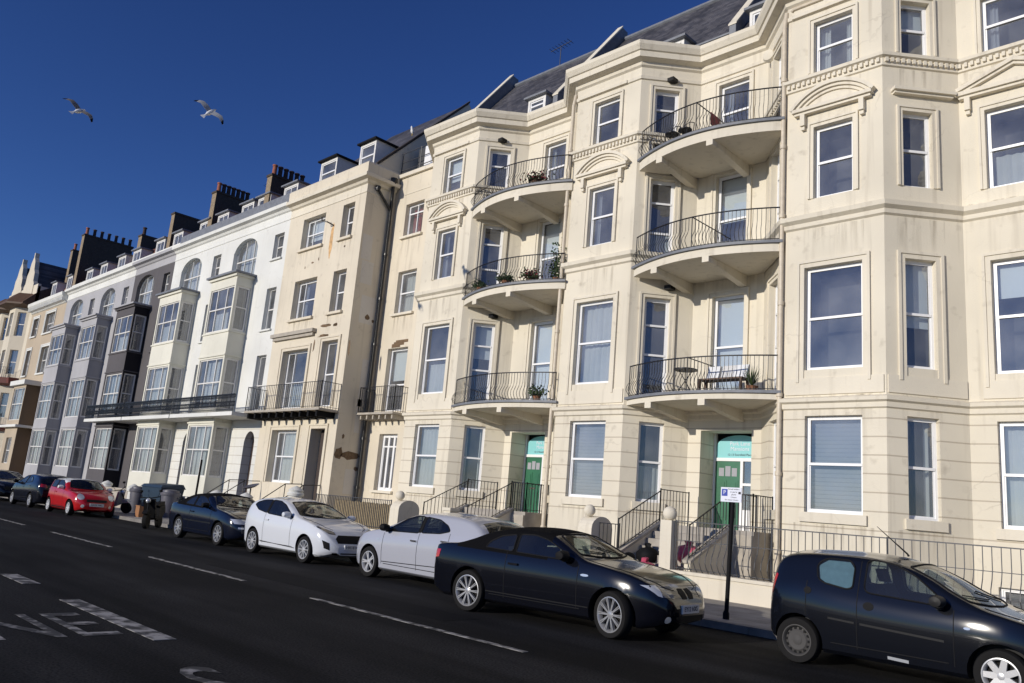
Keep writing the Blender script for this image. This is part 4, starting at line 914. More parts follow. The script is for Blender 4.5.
# tan house, pale yellow gabled house and the last houses of the row
tn = thing('tan_house', 'tan house with a dentilled white cornice and white window surrounds', 'house', (-72, LY, 0))
P = Panel((-76.4, LY), (-67.4, LY)); U = lambda x: x+76.4; mb = MB()
W_ = [(-72.1, -69.8, 12.35, 14.0), (-75.4, -74.0, 12.35, 13.9), (-71.6, -69.6, 9.05, 11.2), (-75.6, -74.4, 9.05, 11.2), (-76.1, -74.6, 1.6, 4.3)]
wall(mb, P, -.1, 15.0, [(U(a), U(b), c, d, .2) for a, b, c, d in W_], room=1); mb.build('wall', [M['tan'], M['room']], tn)
for a, b, c, d in W_: w = window(tn, P, U(a), U(b), c, d, .2, cols=(.5,), inside='auto', mat=M['wood_white'], sash=False); architrave(w, P, U(a), U(b), c, d, .22, mat=M['white_wall']); sill(w, P, U(a), U(b), c, .12, .12, M['white_wall'])
mb = MB(); sweep(mb, [(-76.4, LY), (-67.4, LY)], [(0, 14.4), (.1, 14.45), (.12, 14.6), (.15, 14.62), (.45, 14.95), (.48, 15.2), (0, 15.3)])
for k in range(30): mb.box(-76.3+k*.3, -76.16+k*.3, LY-.4, LY, 14.55, 14.93)
mb.build('cornice', M['white_wall'], tn)
roof_part(tn, -76.4, -67.4); dormer(tn, -74.2, -73.0, 18.7, 15.6, 17.0, 19.8); dormer(tn, -70.3, -69.1, 18.7, 15.6, 17.0, 19.8)
bm = MB(); Pf = Panel((-72.6, 17.1), (-69.3, 17.1)); wall(bm, Pf, 0, 4.7, [(.9, 2.4, 1.9, 3.85, .15)], room=2); wall(bm, Pf, 4.7, 7.9, [(.15, 3.15, 5.2, 7.7, .06)], room=2)
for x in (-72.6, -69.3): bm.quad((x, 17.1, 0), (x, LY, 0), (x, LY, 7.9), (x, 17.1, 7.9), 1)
bm.box(-72.9, -69.0, 16.85, LY, 7.9, 8.25, 3); bm.box(-73.4, -68.6, 16.75, LY, 4.62, 4.8, 3)
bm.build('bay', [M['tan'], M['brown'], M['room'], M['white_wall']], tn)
window(tn, Pf, .15, 3.15, 5.2, 7.7, .06, cols=(.28, .72), rows=(.5,), inside='net', mat=M['wood_white'], sash=False, name='bay_window'); window(tn, Pf, .9, 2.4, 1.9, 3.85, .15, cols=(.5,), rows=(.5,), inside='net', mat=M['wood_white'], sash=False, name='bay_window')

yl = thing('gabled_house', 'pale yellow house with two curved gables and dark red balcony canopies', 'house', (-80.5, LY, 0))
YP = [(-85.3, LY), (-84.4, 17.3), (-82.6, 17.3), (-81.7, LY), (-80.9, LY), (-80.0, 17.3), (-78.2, 17.3), (-77.3, LY), (-76.4, LY)]
mb = MB()
for a, b in zip(YP, YP[1:]):
    P = Panel(a, b); hs = []
    if P.len > 1.2: hs = [(P.len*.22, P.len*.78, z, z+2.1, .15) for z in (1.9, 5.6, 9.3, 12.6)]
    wall(mb, P, -.1, 15.2, hs, room=1)
    for q in hs: window(yl, P, q[0], q[1], q[2], q[3], .15, inside=random.choice(['net', None]), mat=M['wood_white'], sash=False)
mb.quad((-76.4, LY, -.1), (-76.4, 27, -.1), (-76.4, 27, 17), (-76.4, LY, 17))
mb.build('wall', [M['yellow'], M['room']], yl)
mb = MB(); sweep(mb, YP, [(0, 15.1), (.3, 15.15), (.9, 15.25), (.9, 15.4), (0, 16.4)]); mb.build('canopy', M['wood'], yl)
mb = MB()
for cx in (-82.9, -79.2):
    pts = [(-1.5, 15.2), (1.5, 15.2), (1.5, 17.4), (1.15, 17.7), (1.1, 18.4), (.75, 18.8), (.55, 19.5), (.12, 20.0), (.1, 20.4), (-.1, 20.4), (-.12, 20.0), (-.55, 19.5), (-.75, 18.8), (-1.1, 18.4), (-1.15, 17.7), (-1.5, 17.4)]
    mb.prism([(cx+a, LY-.1, z) for a, z in pts], (0, .35, 0))
    mb.prism([(cx-1.3, LY+.25, 17.3), (cx+1.3, LY+.25, 17.3), (cx, LY+.25, 19.7)], (0, 6, 0), 1)
mb.box(-85.3, -76.4, LY-.05, LY+.2, 15.2, 17.2, 0)
mb.build('gable', [M['yellow'], M['slate']], yl)
mb = MB(); mb.quad((-85.3, LY+.2, 16.6), (-76.4, LY+.2, 16.6), (-76.4, 23.5, 19.8), (-85.3, 23.5, 19.8)); mb.poly([(-76.39, LY+.2, 15), (-76.39, 27, 15), (-76.39, 27, 17), (-76.39, 23.5, 19.8), (-76.39, LY+.2, 16.6)], 1); mb.build('roof', [M['slate'], M['dark_brick']], yl)
for z, zc in ((8.9, 8.3), (5.0, 4.5)):
    mb = MB(); sweep(mb, YP, [(0, zc), (.7, zc+.15), (.75, zc+.55), (.7, z+.02), (0, z+.04)]); b_ = mb.build('balcony', plain('dark_red_paint', (.13, .03, .022), .6), yl)
    m2 = MB(); q = offset_path(YP, .68)
    for a, b in zip(q, q[1:]): bars(m2, (a[0], a[1], z), (b[0], b[1], z), .9, max(3, int(Vector((b[0]-a[0], b[1]-a[1])).length/.18)), r=.014)
    m2.build('railing', M['iron'], b_)
chimney(yl, -77.2, 20.5, 22.5, 18.0, 21.0, .6, 3, 1)
def plain_house(label, x0, x1, wm, top, cols):
    h = thing('terraced_house', label, 'house', ((x0+x1)/2, LY, 0)); P = Panel((x0, LY), (x1, LY)); mb = MB(); hs = []
    for c in cols:
        for z in (1.8, 5.4, 9.0, 12.2):
            if z+2 < top: hs.append((c, c+1.2, z, z+2.0, .2))
    wall(mb, P, -.1, top, hs, room=1); mb.quad((x1, LY, -.1), (x1, 27, -.1), (x1, 27, top), (x1, LY, top)); mb.build('wall', [wm, M['room']], h)
    for q in hs: window(h, P, *q[:4], .2, inside='auto', mat=M['wood_white'], sash=False)
    mb = MB(); sweep(mb, [(x0, LY), (x1, LY)], [(0, top-.3), (.3, top-.1), (.35, top+.1), (0, top+.15)]); mb.build('cornice', M['white_wall'], h)
    mb = MB(); mb.quad((x0, LY, top+.1), (x1, LY, top+.1), (x1, 23, top+3), (x0, 23, top+3)); mb.quad((x0, 23, top+3), (x1, 23, top+3), (x1, 27, top), (x0, 27, top)); mb.poly([(x1, LY, top), (x1, 23, top+2.98), (x1, 27, top)]); mb.build('roof', M['slate'], h)
plain_house('ochre house at the far left end of the row', -93, -85.3, M['ochre'], 12.5, (1, 3.4, 5.8))

# ------------------------------------------------------------------ front walls, piers, railings
def pier(label, x, y, z0, z1, w, ball=True, cap=True, group='front gate piers', m=None, cat='gate pier'):
    t = thing('gate_pier', label, cat, (x, y, 0), group); mb = MB()
    mb.box(x-w/2, x+w/2, y-w/2, y+w/2, z0, z1)
    if cap: mb.box(x-w/2-.04, x+w/2+.04, y-w/2-.04, y+w/2+.04, z1+.001, z1+.09)
    mb.build('shaft', m or M['cream_trim'], t)
    if ball: mb = MB(); mb.ball((x, y, z1+.09*cap+.15), .165, 0, 18); mb.build('ball', m or M['cream_trim'], t, 60)
def round_pier(label, x, y, z1, r, group='round topped pillars by the left houses', m=None):
    t = thing('garden_pillar', label, 'pillar', (x, y, 0), group); mb = MB(); mb.lathe((x, y, 0), [(r, 0), (r, z1-.3), (r+.06, z1-.28), (r+.08, z1-.2), (r+.02, z1-.14), (r+.05, z1-.08), (r*.8, z1), (.02, z1+.08)], 16); mb.build('shaft', m or M['white_wall'], t, 40)
pier('slim cream gate pier with a ball finial, standing behind the bonnet of the black convertible', -10.6, WALLY, 0, 1.7, .3, True, False)
def slab_pier(label, x, y):
    t = thing('gate_pier', label, 'gate pier', (x, y, 0), 'front gate piers'); mb = MB(); w = .42; pts = [(-w, 0), (w, 0), (w, 1.35)]+[(w*math.cos(math.pi*k/10), 1.35+.3*math.sin(math.pi*k/10)) for k in range(1, 10)]+[(-w, 1.35)]
    mb.prism([(x-.22, y+a, z) for a, z in pts], (.44, 0, 0)); mb.build('shaft', M['cream_trim'], t)
    mb = MB(); mb.ball((x-.05, y-.2, 1.78), .15, 0, 16); mb.build('ball', M['cream_trim'], t, 60)
slab_pier('broad rounded cream gate pier with a ball, left of the nearer entrance steps', -13.0, WALLY+.3)
slab_pier('broad rounded cream gate pier with a ball beside the reed screened fence', -20.75, WALLY+.3)
pier('plain cream gate pier behind the silver hatchback, right of the farther steps', -18.2, WALLY, 0, 1.45, .3, False, True)
def low_wall(label, x0, x1, y, h, m=None, name='garden_wall', group=None):
    mb = MB(); mb.box(x0, x1, y-.14, y+.14, 0, h); mb.box(x0, x1, y-.18, y+.18, h+.001, h+.07); o = mb.build(name, m or M['cream_trim']); o['label'] = label; o['category'] = 'wall'
    return o
low_wall('low cream garden wall under the bellied railing behind the dark supermini', -10.44, 5.2, WALLY, .55)
low_wall('low cream garden wall behind the black convertible', -17.9, -13.3, WALLY, .5)
low_wall('low cream garden wall under the reed screened fence', -25.6, -21.0, WALLY, .58)
def railing(label, x0, x1, y, z, h, belly=.17, sp=.145):
    t = thing('railing', label, 'railing', ((x0+x1)/2, y, z)); mb = MB(); n = int((x1-x0)/sp); a = Vector((x0, y, z)); b = Vector((x1, y, z))
    for hh, r in ((h, .016), (h-.42, .01), (.05, .012)): mb.tube([a+Vector((0, 0, hh)), b+Vector((0, 0, hh))], r, 4)
    for k in range(1, n): baluster(mb, a.lerp(b, k/n), (0, -1, 0), h, belly, .0095)
    for k in range(0, n+1, 16): p = a.lerp(b, k/n); mb.tube([p, p+Vector((0, 0, h+.02))], .018, 5)
    mb.build('bars', M['greyiron'], t)
railing('long bellied iron railing on the low wall behind the dark supermini', -10.42, 5.1, WALLY, .62, 1.08)
t = thing('screened_fence', 'iron railing fence backed with straw coloured reed screening, in front of the link house', 'fence', (-22.8, WALLY, .6)); mb = MB()
bars(mb, (-25.5, WALLY, .65), (-21.1, WALLY, .65), .95, 44, r=.012); mb.build('bars', M['greyiron'], t)
mb = MB(); x = -24.4
while x < -21.15: mb.tube([(x, WALLY+.06, .66), (x+.01, WALLY+.06, 1.47+random.uniform(-.02, .02))], .016, 4); x += .03
mb.build('reed_screen', M['reed'], t)
# left gardens
for i, (x, z1, lab) in enumerate(((-26.1, 1.75, 'stubby round capped pillar before the open doorway of the peeling house'), (-29.7, 1.35, 'stubby round capped pillar behind the white hatchback'), (-32.2, 1.35, 'stubby round capped pillar behind the navy cabriolet'), (-41.0, 1.25, 'white round capped pillar near the leaning scooter'), (-44.6, 1.3, 'white round capped pillar above the roof of the red car'))):
    round_pier(lab, x, 15.6, z1, .23)
low_wall('rough pale garden wall behind the navy cabriolet', -35.5, -32.5, 15.6, .95, M['white_wall'])
low_wall('low garden wall behind the white hatchback', -29.4, -26.4, 15.6, .7, M['cream_trim'])
low_wall('rough grey garden wall behind the leaning scooter', -44.3, -41.3, 15.6, 1.0, M['stone'])
for x0, x1, lab in ((-34.9, -33.5, 'thin iron handrails up to the door of the white bay house'), (-30.0, -28.6, 'thin iron handrails up to the open doorway of the peeling house')):
    t = thing('handrail', lab, 'handrail', ((x0+x1)/2, 17, 0), 'doorway handrails'); mb = MB()
    for x in (x0, x1): mb.tube([(x, 16.0, .9), (x, 17.4, 1.9), (x, 18.15, 1.95)], .02, 5); mb.tube([(x, 16.0, 0), (x, 16.0, .9)], .02, 5); mb.tube([(x, 17.4, .6), (x, 17.4, 1.9)], .02, 5)
    mb.build('rail', M['iron'], t)
    mb = MB()
    for k in range(5): mb.box(x0-.1, x1+.1, 16.2+.35*k, LY-.01, 0 if k == 0 else .2+.2*k-.2, .2+.2*k-.003)
    mb.build('step', M['step'], t)

# ------------------------------------------------------------------ cars
def pchip(keys):
    xs = [k[0] for k in keys]; ys = [k[1] for k in keys]; n = len(xs); h = [xs[i+1]-xs[i] for i in range(n-1)]; dl = [(ys[i+1]-ys[i])/h[i] for i in range(n-1)]; d = [0]*n
    for i in range(1, n-1):
        if dl[i-1]*dl[i] > 0: w1, w2 = 2*h[i]+h[i-1], h[i]+2*h[i-1]; d[i] = (w1+w2)/(w1/dl[i-1]+w2/dl[i])
    d[0], d[-1] = dl[0], dl[-1]
    def f(x):
        if x <= xs[0]: return ys[0]
        if x >= xs[-1]: return ys[-1]
        i = max(j for j in range(n-1) if xs[j] <= x); t = (x-xs[i])/h[i]
        return (2*t**3-3*t*t+1)*ys[i]+(t**3-2*t*t+t)*h[i]*d[i]+(-2*t**3+3*t*t)*ys[i+1]+(t**3-t*t)*h[i]*d[i+1]
    return f
def obj_temp(mb):
    me = bpy.data.meshes.new('tmp'); me.from_pydata(mb.v, [], mb.f); me.polygons.foreach_set('material_index', mb.m)
    bm = bmesh.new(); bm.from_mesh(me); bmesh.ops.recalc_face_normals(bm, faces=bm.faces); bm.to_mesh(me); bm.free()
    o = bpy.data.objects.new('tmp', me); COL.objects.link(o); return o
def loft(sts, ring, mb, mi=0, matf=None):
    rows = []
    for x in sts: half = ring(x); rows.append([(x, y, z) for y, z in half]+[(x, -y, z) for y, z in reversed(half[1:-1])])
    n = len(rows[0]); o = len(mb.v); mb.v += [p for r in rows for p in r]
    K = n//2
    for i in range(len(rows)-1):
        for k in range(n):
            mb.f.append((o+i*n+k, o+i*n+(k+1) % n, o+(i+1)*n+(k+1) % n, o+(i+1)*n+k)); kk = k if k < K else n-1-k
            mb.m.append(matf((sts[i]+sts[i+1])/2, kk, K) if matf else mi)
    mb.f += [tuple(o+k for k in range(n-1, -1, -1)), tuple(o+(len(rows)-1)*n+k for k in range(n))]; mb.m += [mi, mi]
def car(sp, label, cat, xr, ynear, heading, group='cars parked along the kerb', yaw=0.):
    L, Wd, ra, wb = sp['L'], sp['W'], sp['ra'], sp['wb']; wr = sp.get('wr', .31)
    top, belt, half = pchip(sp['top']), pchip(sp['belt']), pchip(sp['half'])
    ang = (0 if heading > 0 else math.pi)+yaw; loc = Vector((xr, ynear, 0))-Matrix.Rotation(ang, 3, 'Z') @ Vector((ra-L/2, -Wd/2*heading, 0))
    root = thing('parked_car', label, cat, loc, group, ang, world=False)
    tm = sp.get('tumble', .38)
    def sillz(x):
        e = min(x, L-x); return .19+max(0, .35-e)*.35
    def ring(x):
        zt = top(x); zb = min(belt(x), zt-.03); w = half(x); zs = min(sillz(x), zt-.2); hb = zb-zs
        pts = [(0, zs), (w*.55, zs), (w*.88, zs), (w*.955, zs+.05*min(1, hb/.4)), (w*.975, zs+.22*hb), (w*1.0, zs+.5*hb), (w*1.0, zs+.7*hb), (w*.985, zs+.87*hb), (w*.955, zb)]
        gh = zt-zb; r = min(.11, gh*.55); yb = w*.955; zc = zt-r-.02*min(1, gh/.2)
        def yg(z): return yb-tm*(z-zb)-.10*max(0, z-zb)**2
        for t in (.2, .45, .7, 1.): z = zb+(zc-zb)*t; pts.append((yg(z), z))
        yc = yg(zc); e = min(.16, yc*.3)*min(1, gh/.25)+.03; cr = .05*min(1, gh/.3)+.012
        zt0 = zt
        for a in (.3, .6, .85): pts.append((yc-e*(1-math.cos(a*math.pi/2)), zc+(zt0-cr*.8-zc)*math.sin(a*math.pi/2)))
        y2 = yc-e
        for t in (1., .72, .42, .2): pts.append((y2*t, zt0-cr*t*t*.8))
        pts.append((0, zt0)); return pts
    sts = sorted(set([0, .01, .03, .06, .1, .15, .2, .27, .35]+[round(.35+(L-.7)*i/44, 4) for i in range(45)]+[L-.27, L-.2, L-.15, L-.1, L-.06, L-.03, L-.01, L]))
    xa, xb = sp.get('hood_x', (9, 9))          # roof finish range
    def matf(x, k, K): return 1 if (xa < x < xb and k >= sp.get('hood_k', 8)) else 0
    mb = MB(); loft(sts, ring, mb, 0, matf)
    body = obj_temp(mb); bvh = BVHTree.FromObject(body, bpy.context.evaluated_depsgraph_get())
    def ray(o, d):
        h = bvh.ray_cast(Vector(o), Vector(d)); return h[0], h[1]
    def conform(poly, mode, off, cell=.06, thick=0.):
        """flat outline laid on the body: side=(x,z), top=(x,y), front/rear=(y,z)"""
        bm = bmesh.new(); vs = [bm.verts.new((p[0], p[1], 0)) for p in poly]; bm.faces.new(vs)
        for ax in (0, 1):
            lo = min(p[ax] for p in poly); hi = max(p[ax] for p in poly); n = int((hi-lo)/cell)
            for k in range(1, n+1):
                co = [0, 0, 0]; no = [0, 0, 0]; co[ax] = lo+(hi-lo)*k/(n+1); no[ax] = 1
                bmesh.ops.bisect_plane(bm, geom=bm.verts[:]+bm.edges[:]+bm.faces[:], plane_co=co, plane_no=no)
        bm.verts.ensure_lookup_table(); out = []
        for v in bm.verts:
            a, b = v.co.x, v.co.y
            if mode == 'left': h, n = ray((a, 3, b), (0, -1, 0))
            elif mode == 'right': h, n = ray((a, -3, b), (0, 1, 0))
            elif mode == 'top': h, n = ray((a, b, 4), (0, 0, -1))
            elif mode == 'front': h, n = ray((L+2, a, b), (-1, 0, 0))
            else: h, n = ray((-2, a, b), (1, 0, 0))
            if h is None:
                h = Vector((a, 0, b)) if mode in ('left', 'right') else Vector((a, b, top(a))) if mode == 'top' else Vector((L if mode == 'front' else 0, a, b)); n = Vector((0, 0, 0))
            out.append(h+n*off)
        m = MB(); m.add(out, [tuple(v.index for v in f.verts) for f in bm.faces]); bm.verts.index_update(); bm.free(); return m
    C2 = Vector((-L/2, 0, 0))
    def done(m, name, mat, parent=root, smooth=40):
        m.v = [tuple(Vector(p)+C2) for p in m.v] if parent is root or True else m.v
        return m.build(name, mat, parent, smooth)
    def sides(poly, name, mat, off=.004, parent=root, cell=.06):
        for md in ('left', 'right'): done(conform(poly, md, off, cell), name, mat, parent)
    # ---- openings
    cut = MB(); 
    for ax in (ra, ra+wb):
        for s in (-1, 1):
            cut.lathe((ax, s*(Wd/2-.23) if s > 0 else -(Wd/2+.3), wr), [(wr+.055, 0), (wr+.055, .53)], 28, 2, axis='y')
    cutters = [obj_temp(cut)]
    wins, ws, rw = [rpoly(q, sp.get('wround', .05)) for q in sp.get('wins', [])], sp.get('ws'), sp.get('rw')
    if ws: ws = rpoly(ws, .06)
    def line(pts, mode, r, mat, name, closed=True):
        P_ = []; m = len(pts)
        for i in range(m if closed else m-1):
            a, b = pts[i], pts[(i+1) % m]; k = max(1, int(math.hypot(b[0]-a[0], b[1]-a[1])/.07))
            for j in range(k):
                t = j/k; x, y = a[0]+(b[0]-a[0])*t, a[1]+(b[1]-a[1])*t
                o_, d_ = {'left': ((x, 3, y), (0, -1, 0)), 'right': ((x, -3, y), (0, 1, 0)), 'top': ((x, y, 4), (0, 0, -1)), 'front': ((L+2, x, y), (-1, 0, 0)), 'rear': ((-2, x, y), (1, 0, 0))}[mode]
                h, n_ = ray(o_, d_)
                if h: P_.append(h+n_*r*.3)
        if closed and P_: P_.append(P_[0])
        if len(P_) > 2: mm = MB(); mm.tube(P_, r, 5); done(mm, name, mat)
    if sp.get('hollow'):
        x0, x1, xd = sp['cabin']
        def cring(x):
            z = top(x)-.06; w = half(x); zb = belt(x); fl = .42 if x < xd else zb-.03; fl = min(fl, z-.03); zm = max(min(zb, z-.02), fl+.005)
            yt = max(.1, w*.955-tm*(z-zb)-.12)
            return [(0, fl), (w*.85, fl), (w*.87, zm), (yt, z), (0, z+.002)]
        cm = MB(); loft([x0+(x1-x0)*i/24 for i in range(25)], cring, cm, 2); cutters.append(obj_temp(cm))
        for poly in wins: m = MB(); m.prism([(p[0], -1.5, p[1]) for p in poly], (0, 3, 0), 3); cutters.append(obj_temp(m))
        m = MB(); m.prism([(p[0], p[1], sp['belt_w']) for p in ws], (0, 0, 1.5), 3); cutters.append(obj_temp(m))
        if rw: m = MB(); m.prism([(p[0], p[1], sp.get('belt_r', sp['belt_w']+.05)) for p in rw], (0, 0, 1.5), 3); cutters.append(obj_temp(m))
    for m_ in (sp['paint'], sp.get('roofm', sp['paint']), M['trim'], M['trim']): body.data.materials.append(m_)
    for c in cutters:
        for m_ in (sp['paint'], sp.get('roofm', sp['paint']), M['trim'], M['trim']): c.data.materials.append(m_)
        md = body.modifiers.new('b', 'BOOLEAN'); md.object = c; md.operation = 'DIFFERENCE'; md.solver = 'EXACT'
    me = bpy.data.meshes.new_from_object(body.evaluated_get(bpy.context.evaluated_depsgraph_get())); me.name = 'body'
    me.transform(Matrix.Translation(C2)); me.polygons.foreach_set('use_smooth', [True]*len(me.polygons)); me.set_sharp_from_angle(angle=R(38))
    bo = link('body', me, root)
    # ---- glass
    gl = sp.get('glass', M['carglass'])
    for poly in wins: sides(poly, 'side_window', gl, .003)
    if ws: done(conform(ws, 'top', .003, .08), 'windscreen', sp.get('wsglass', gl))
    if rw: done(conform(rw, 'top', .003, .08), 'rear_window', gl)
    if sp.get('shade'):
        for md in ('right',): done(conform(sp['shade'], md, -.02), 'sunshade', M['shade'])
    # ---- details
    for poly in wins:
        for md in ('left', 'right'): line(poly, md, .011, M['black'], 'window_seal')
    if ws: line(ws, 'top', .012, M['black'], 'windscreen_seal')
    if sp.get('hoodline'):
        for s_ in (1, -1): line([(x, y*s_) for x, y in sp['hoodline']], 'top', .006, M['black'], 'bonnet_seam', False)
    for md in ('left', 'right'): line([(ra+.45, .33), (ra+wb-.45, .33)], md, .007, M['black'], 'sill_seam', False)
    for pts, r_, m_, nm_ in sp.get('frontlines', []): line(pts, 'front', r_, m_, nm_, False)
    for nm, poly, mat in sp.get('side', []): sides(poly, nm, mat, .005, cell=.05)
    for nm, poly, mat in sp.get('front', []):
        done(conform(poly, 'front', .006, .05), nm, mat)
        if min(p[0] for p in poly) > .05: done(conform([(-p[0], p[1]) for p in poly], 'front', .006, .05), nm, mat)
    for nm, poly, mat in sp.get('rear', []):
        done(conform(poly, 'rear', .006, .05), nm, mat)
        if min(p[0] for p in poly) > .05: done(conform([(-p[0], p[1]) for p in poly], 'rear', .006, .05), nm, mat)
    for x, z0, z1 in sp.get('seams', []): sides([(x-.005, z0), (x+.005, z0), (x+.005, z1), (x-.005, z1)], 'door_seam', M['black'], .0025, cell=.04)
    for x, z in sp.get('handles', []):
        for s, md in ((1, 'left'), (-1, 'right')):
            h, n = ray((x, 3*s, z), (0, -s, 0))
            if h: m = MB(); m.box(h.x-.09, h.x+.09, h.y-.012, h.y+.028*s if s > 0 else h.y+.012, h.z-.015, h.z+.017) if s > 0 else m.box(h.x-.09, h.x+.09, h.y-.028, h.y+.012, h.z-.015, h.z+.017); done(m, 'door_handle', sp.get('handle_mat', sp['paint']))
    if 'mirror' in sp:
        x, z = sp['mirror']
        for s in (1, -1):
            h, n = ray((x, 3*s, z-.04), (0, -s, 0)); m = MB(); c = Vector((x, h.y+.13*s, z+.04))
            pr = [(.01, -.1), (.07, -.09), (.095, 0), (.085, .08), (.03, .12)]
            m.lathe((c.x, c.y, c.z), [(r*.95, hh*1.0) for r, hh in pr], 12, axis='y'); m.v = [(p[0], p[1], c.z+(p[2]-c.z)*.85) for p in m.v]; m.box(x-.03, x+.03, min(h.y-.02*s, c.y-.05*s), max(h.y-.02*s, c.y-.05*s), z-.05, z-.005)
            done(m, 'wing_mirror', sp.get('mirror_mat', sp['paint']))
    for pl in sp.get('plates', []):
        fx, s, z, mat = pl; sg = 1 if fx == 'front' else -1; h, n = ray(((L+2) if sg > 0 else -2, 0, z), (-sg, 0, 0)); x = h.x+.02*sg
        m = MB(); m.box(min(x-.03*sg, x), max(x-.03*sg, x), -.26, .26, z-.056, z+.056); po = done(m, 'number_plate', mat, smooth=None)
        text(s, .092, M['ink'], po, frame4((x-L/2+.002*sg, 0, z), (0, sg, 0), (0, 0, 1)), sx=1.05)
    # ---- wheels
    for ax, st in ((ra, 0), (ra+wb, sp.get('steer', 0))):
        rear = ax == ra
        for s in (1, -1):
            we = bpy.data.objects.new('wheel', None); COL.objects.link(we); we.parent = root; we.location = (ax-L/2, s*(Wd/2-.115), wr); we.rotation_euler = (0, 0, (0 if s > 0 else math.pi)+R(st)); we.empty_display_size = .2
            m = MB(); rr = sp.get('rim', .215); m.lathe((0, 0, 0), [(rr-.01, -.09), (wr*.93, -.1), (wr, -.06), (wr, .06), (wr*.95, .095), (rr+.02, .1), (rr-.005, .085), (rr-.01, .0), (.02, -.01)], 32, axis='y'); m.build('tyre', M['rubber'], we, 40)
            m = MB(); kind = sp.get('spokes_r', sp.get('spokes', 10)) if rear else sp.get('spokes', 10); rm = sp.get('rimm_r', sp.get('rimm', M['alloy'])) if rear else sp.get('rimm', M['alloy'])
            m.lathe((0, 0, 0), [(rr-.015, .06), (rr+.002, .088), (rr+.006, .094), (rr-.006, .096), (rr-.022, .075), (rr-.03, .02)], 32, axis='y', cap=False)
            m.lathe((0, 0, 0), [(.05, .03), (.06, .075), (.03, .085), (.005, .087)], 14, axis='y')
            if kind > 0:
                for k in range(kind):
                    for da in (sp.get('twin', 0), -sp.get('twin', 0)) if sp.get('twin') else (0,):
                        a = 2*math.pi*k/kind+da; wd = sp.get('spw', .02); c_, s_ = math.cos(a), math.sin(a)
                        def q(r, w, y): return (r*c_-w*s_, y, r*s_+w*c_)
                        m.hexa([q(.03, -wd, .03), q(rr-.01, -wd*.8, .04), q(rr-.01, wd*.8, .04), q(.03, wd, .03), q(.03, -wd, .082), q(rr-.01, -wd*.8, .088), q(rr-.01, wd*.8, .088), q(.03, wd, .082)])
            else:      # pressed steel wheel: disc with a ring of vents
                m.lathe((0, 0, 0), [(rr-.02, .03), (rr-.03, .05), (.14, .055), (.12, .075), (.06, .07)], 24, axis='y')
                for k in range(14):
                    a = 2*math.pi*k/14; m.box(.15*math.cos(a)-.015, .15*math.cos(a)+.015, .05, .066, .15*math.sin(a)-.015, .15*math.sin(a)+.015, 1)
            m.build('rim', [rm, M['black']], we, 35)
    # ---- seats
    if sp.get('hollow'):
        for x, y, w in sp.get('seats', ()):
            m = MB(); m.prism([(x, y-w/2, .42), (x+.5, y-w/2, .42), (x+.5, y-w/2, .58), (x+.1, y-w/2, .6), (x-.12, y-w/2, 1.08), (x-.24, y-w/2, 1.06), (x-.1, y-w/2, .45)], (0, w, 0))
            m.prism([(x-.2, y-.12, 1.1), (x-.12, y-.12, 1.1), (x-.17, y-.12, 1.27), (x-.25, y-.12, 1.26)], (0, .24, 0)); done(m, 'seat', M['seat'], smooth=None)
        x = sp['cabin'][2]-.12; m = MB(); m.tube([(x+.06*math.sin(2*math.pi*k/16), .36+.18*math.cos(2*math.pi*k/16), .88+.17*math.sin(2*math.pi*k/16)) for k in range(17)], .014, 6); done(m, 'steering_wheel', M['trim'])
    if sp.get('extra'): sp['extra'](root, done, ray, conform, top)
    for o in [body]+cutters: me_ = o.data; bpy.data.objects.remove(o); bpy.data.meshes.remove(me_)
    return root
def rpoly(p, r=.05, n=4):
    out = []; m = len(p)
    for i in range(m):
        a, b, c = Vector(p[i-1]), Vector(p[i]), Vector(p[(i+1) % m]); u = (a-b); v = (c-b); k = min(r, u.length*.45, v.length*.45); u = b+u.normalized()*k; v = b+v.normalized()*k
        for j in range(n+1): t = j/n; q = u*(1-t)**2+b*2*t*(1-t)+v*t*t; out.append((q.x, q.y))
    return out
def ellipse(cx, cz, a, b, n=14): return [(cx+a*math.cos(2*math.pi*k/n), cz+b*math.sin(2*math.pi*k/n)) for k in range(n)]
def wipers(x0, sp=1):
    def f(root, done, ray, conform, top):
        for y0, y1 in ((.45, -.08), (-.1, -.6)):
            m = MB(); pts = []
            for k in range(6):
                t = k/5; x = x0-.05*t-.1*t*t; y = y0+(y1-y0)*t; h, n = ray((x, y, 4), (0, 0, -1)); pts.append(h+n*.015)
            m.tube(pts, .009, 4); done(m, 'wiper', M['black'])
    return f

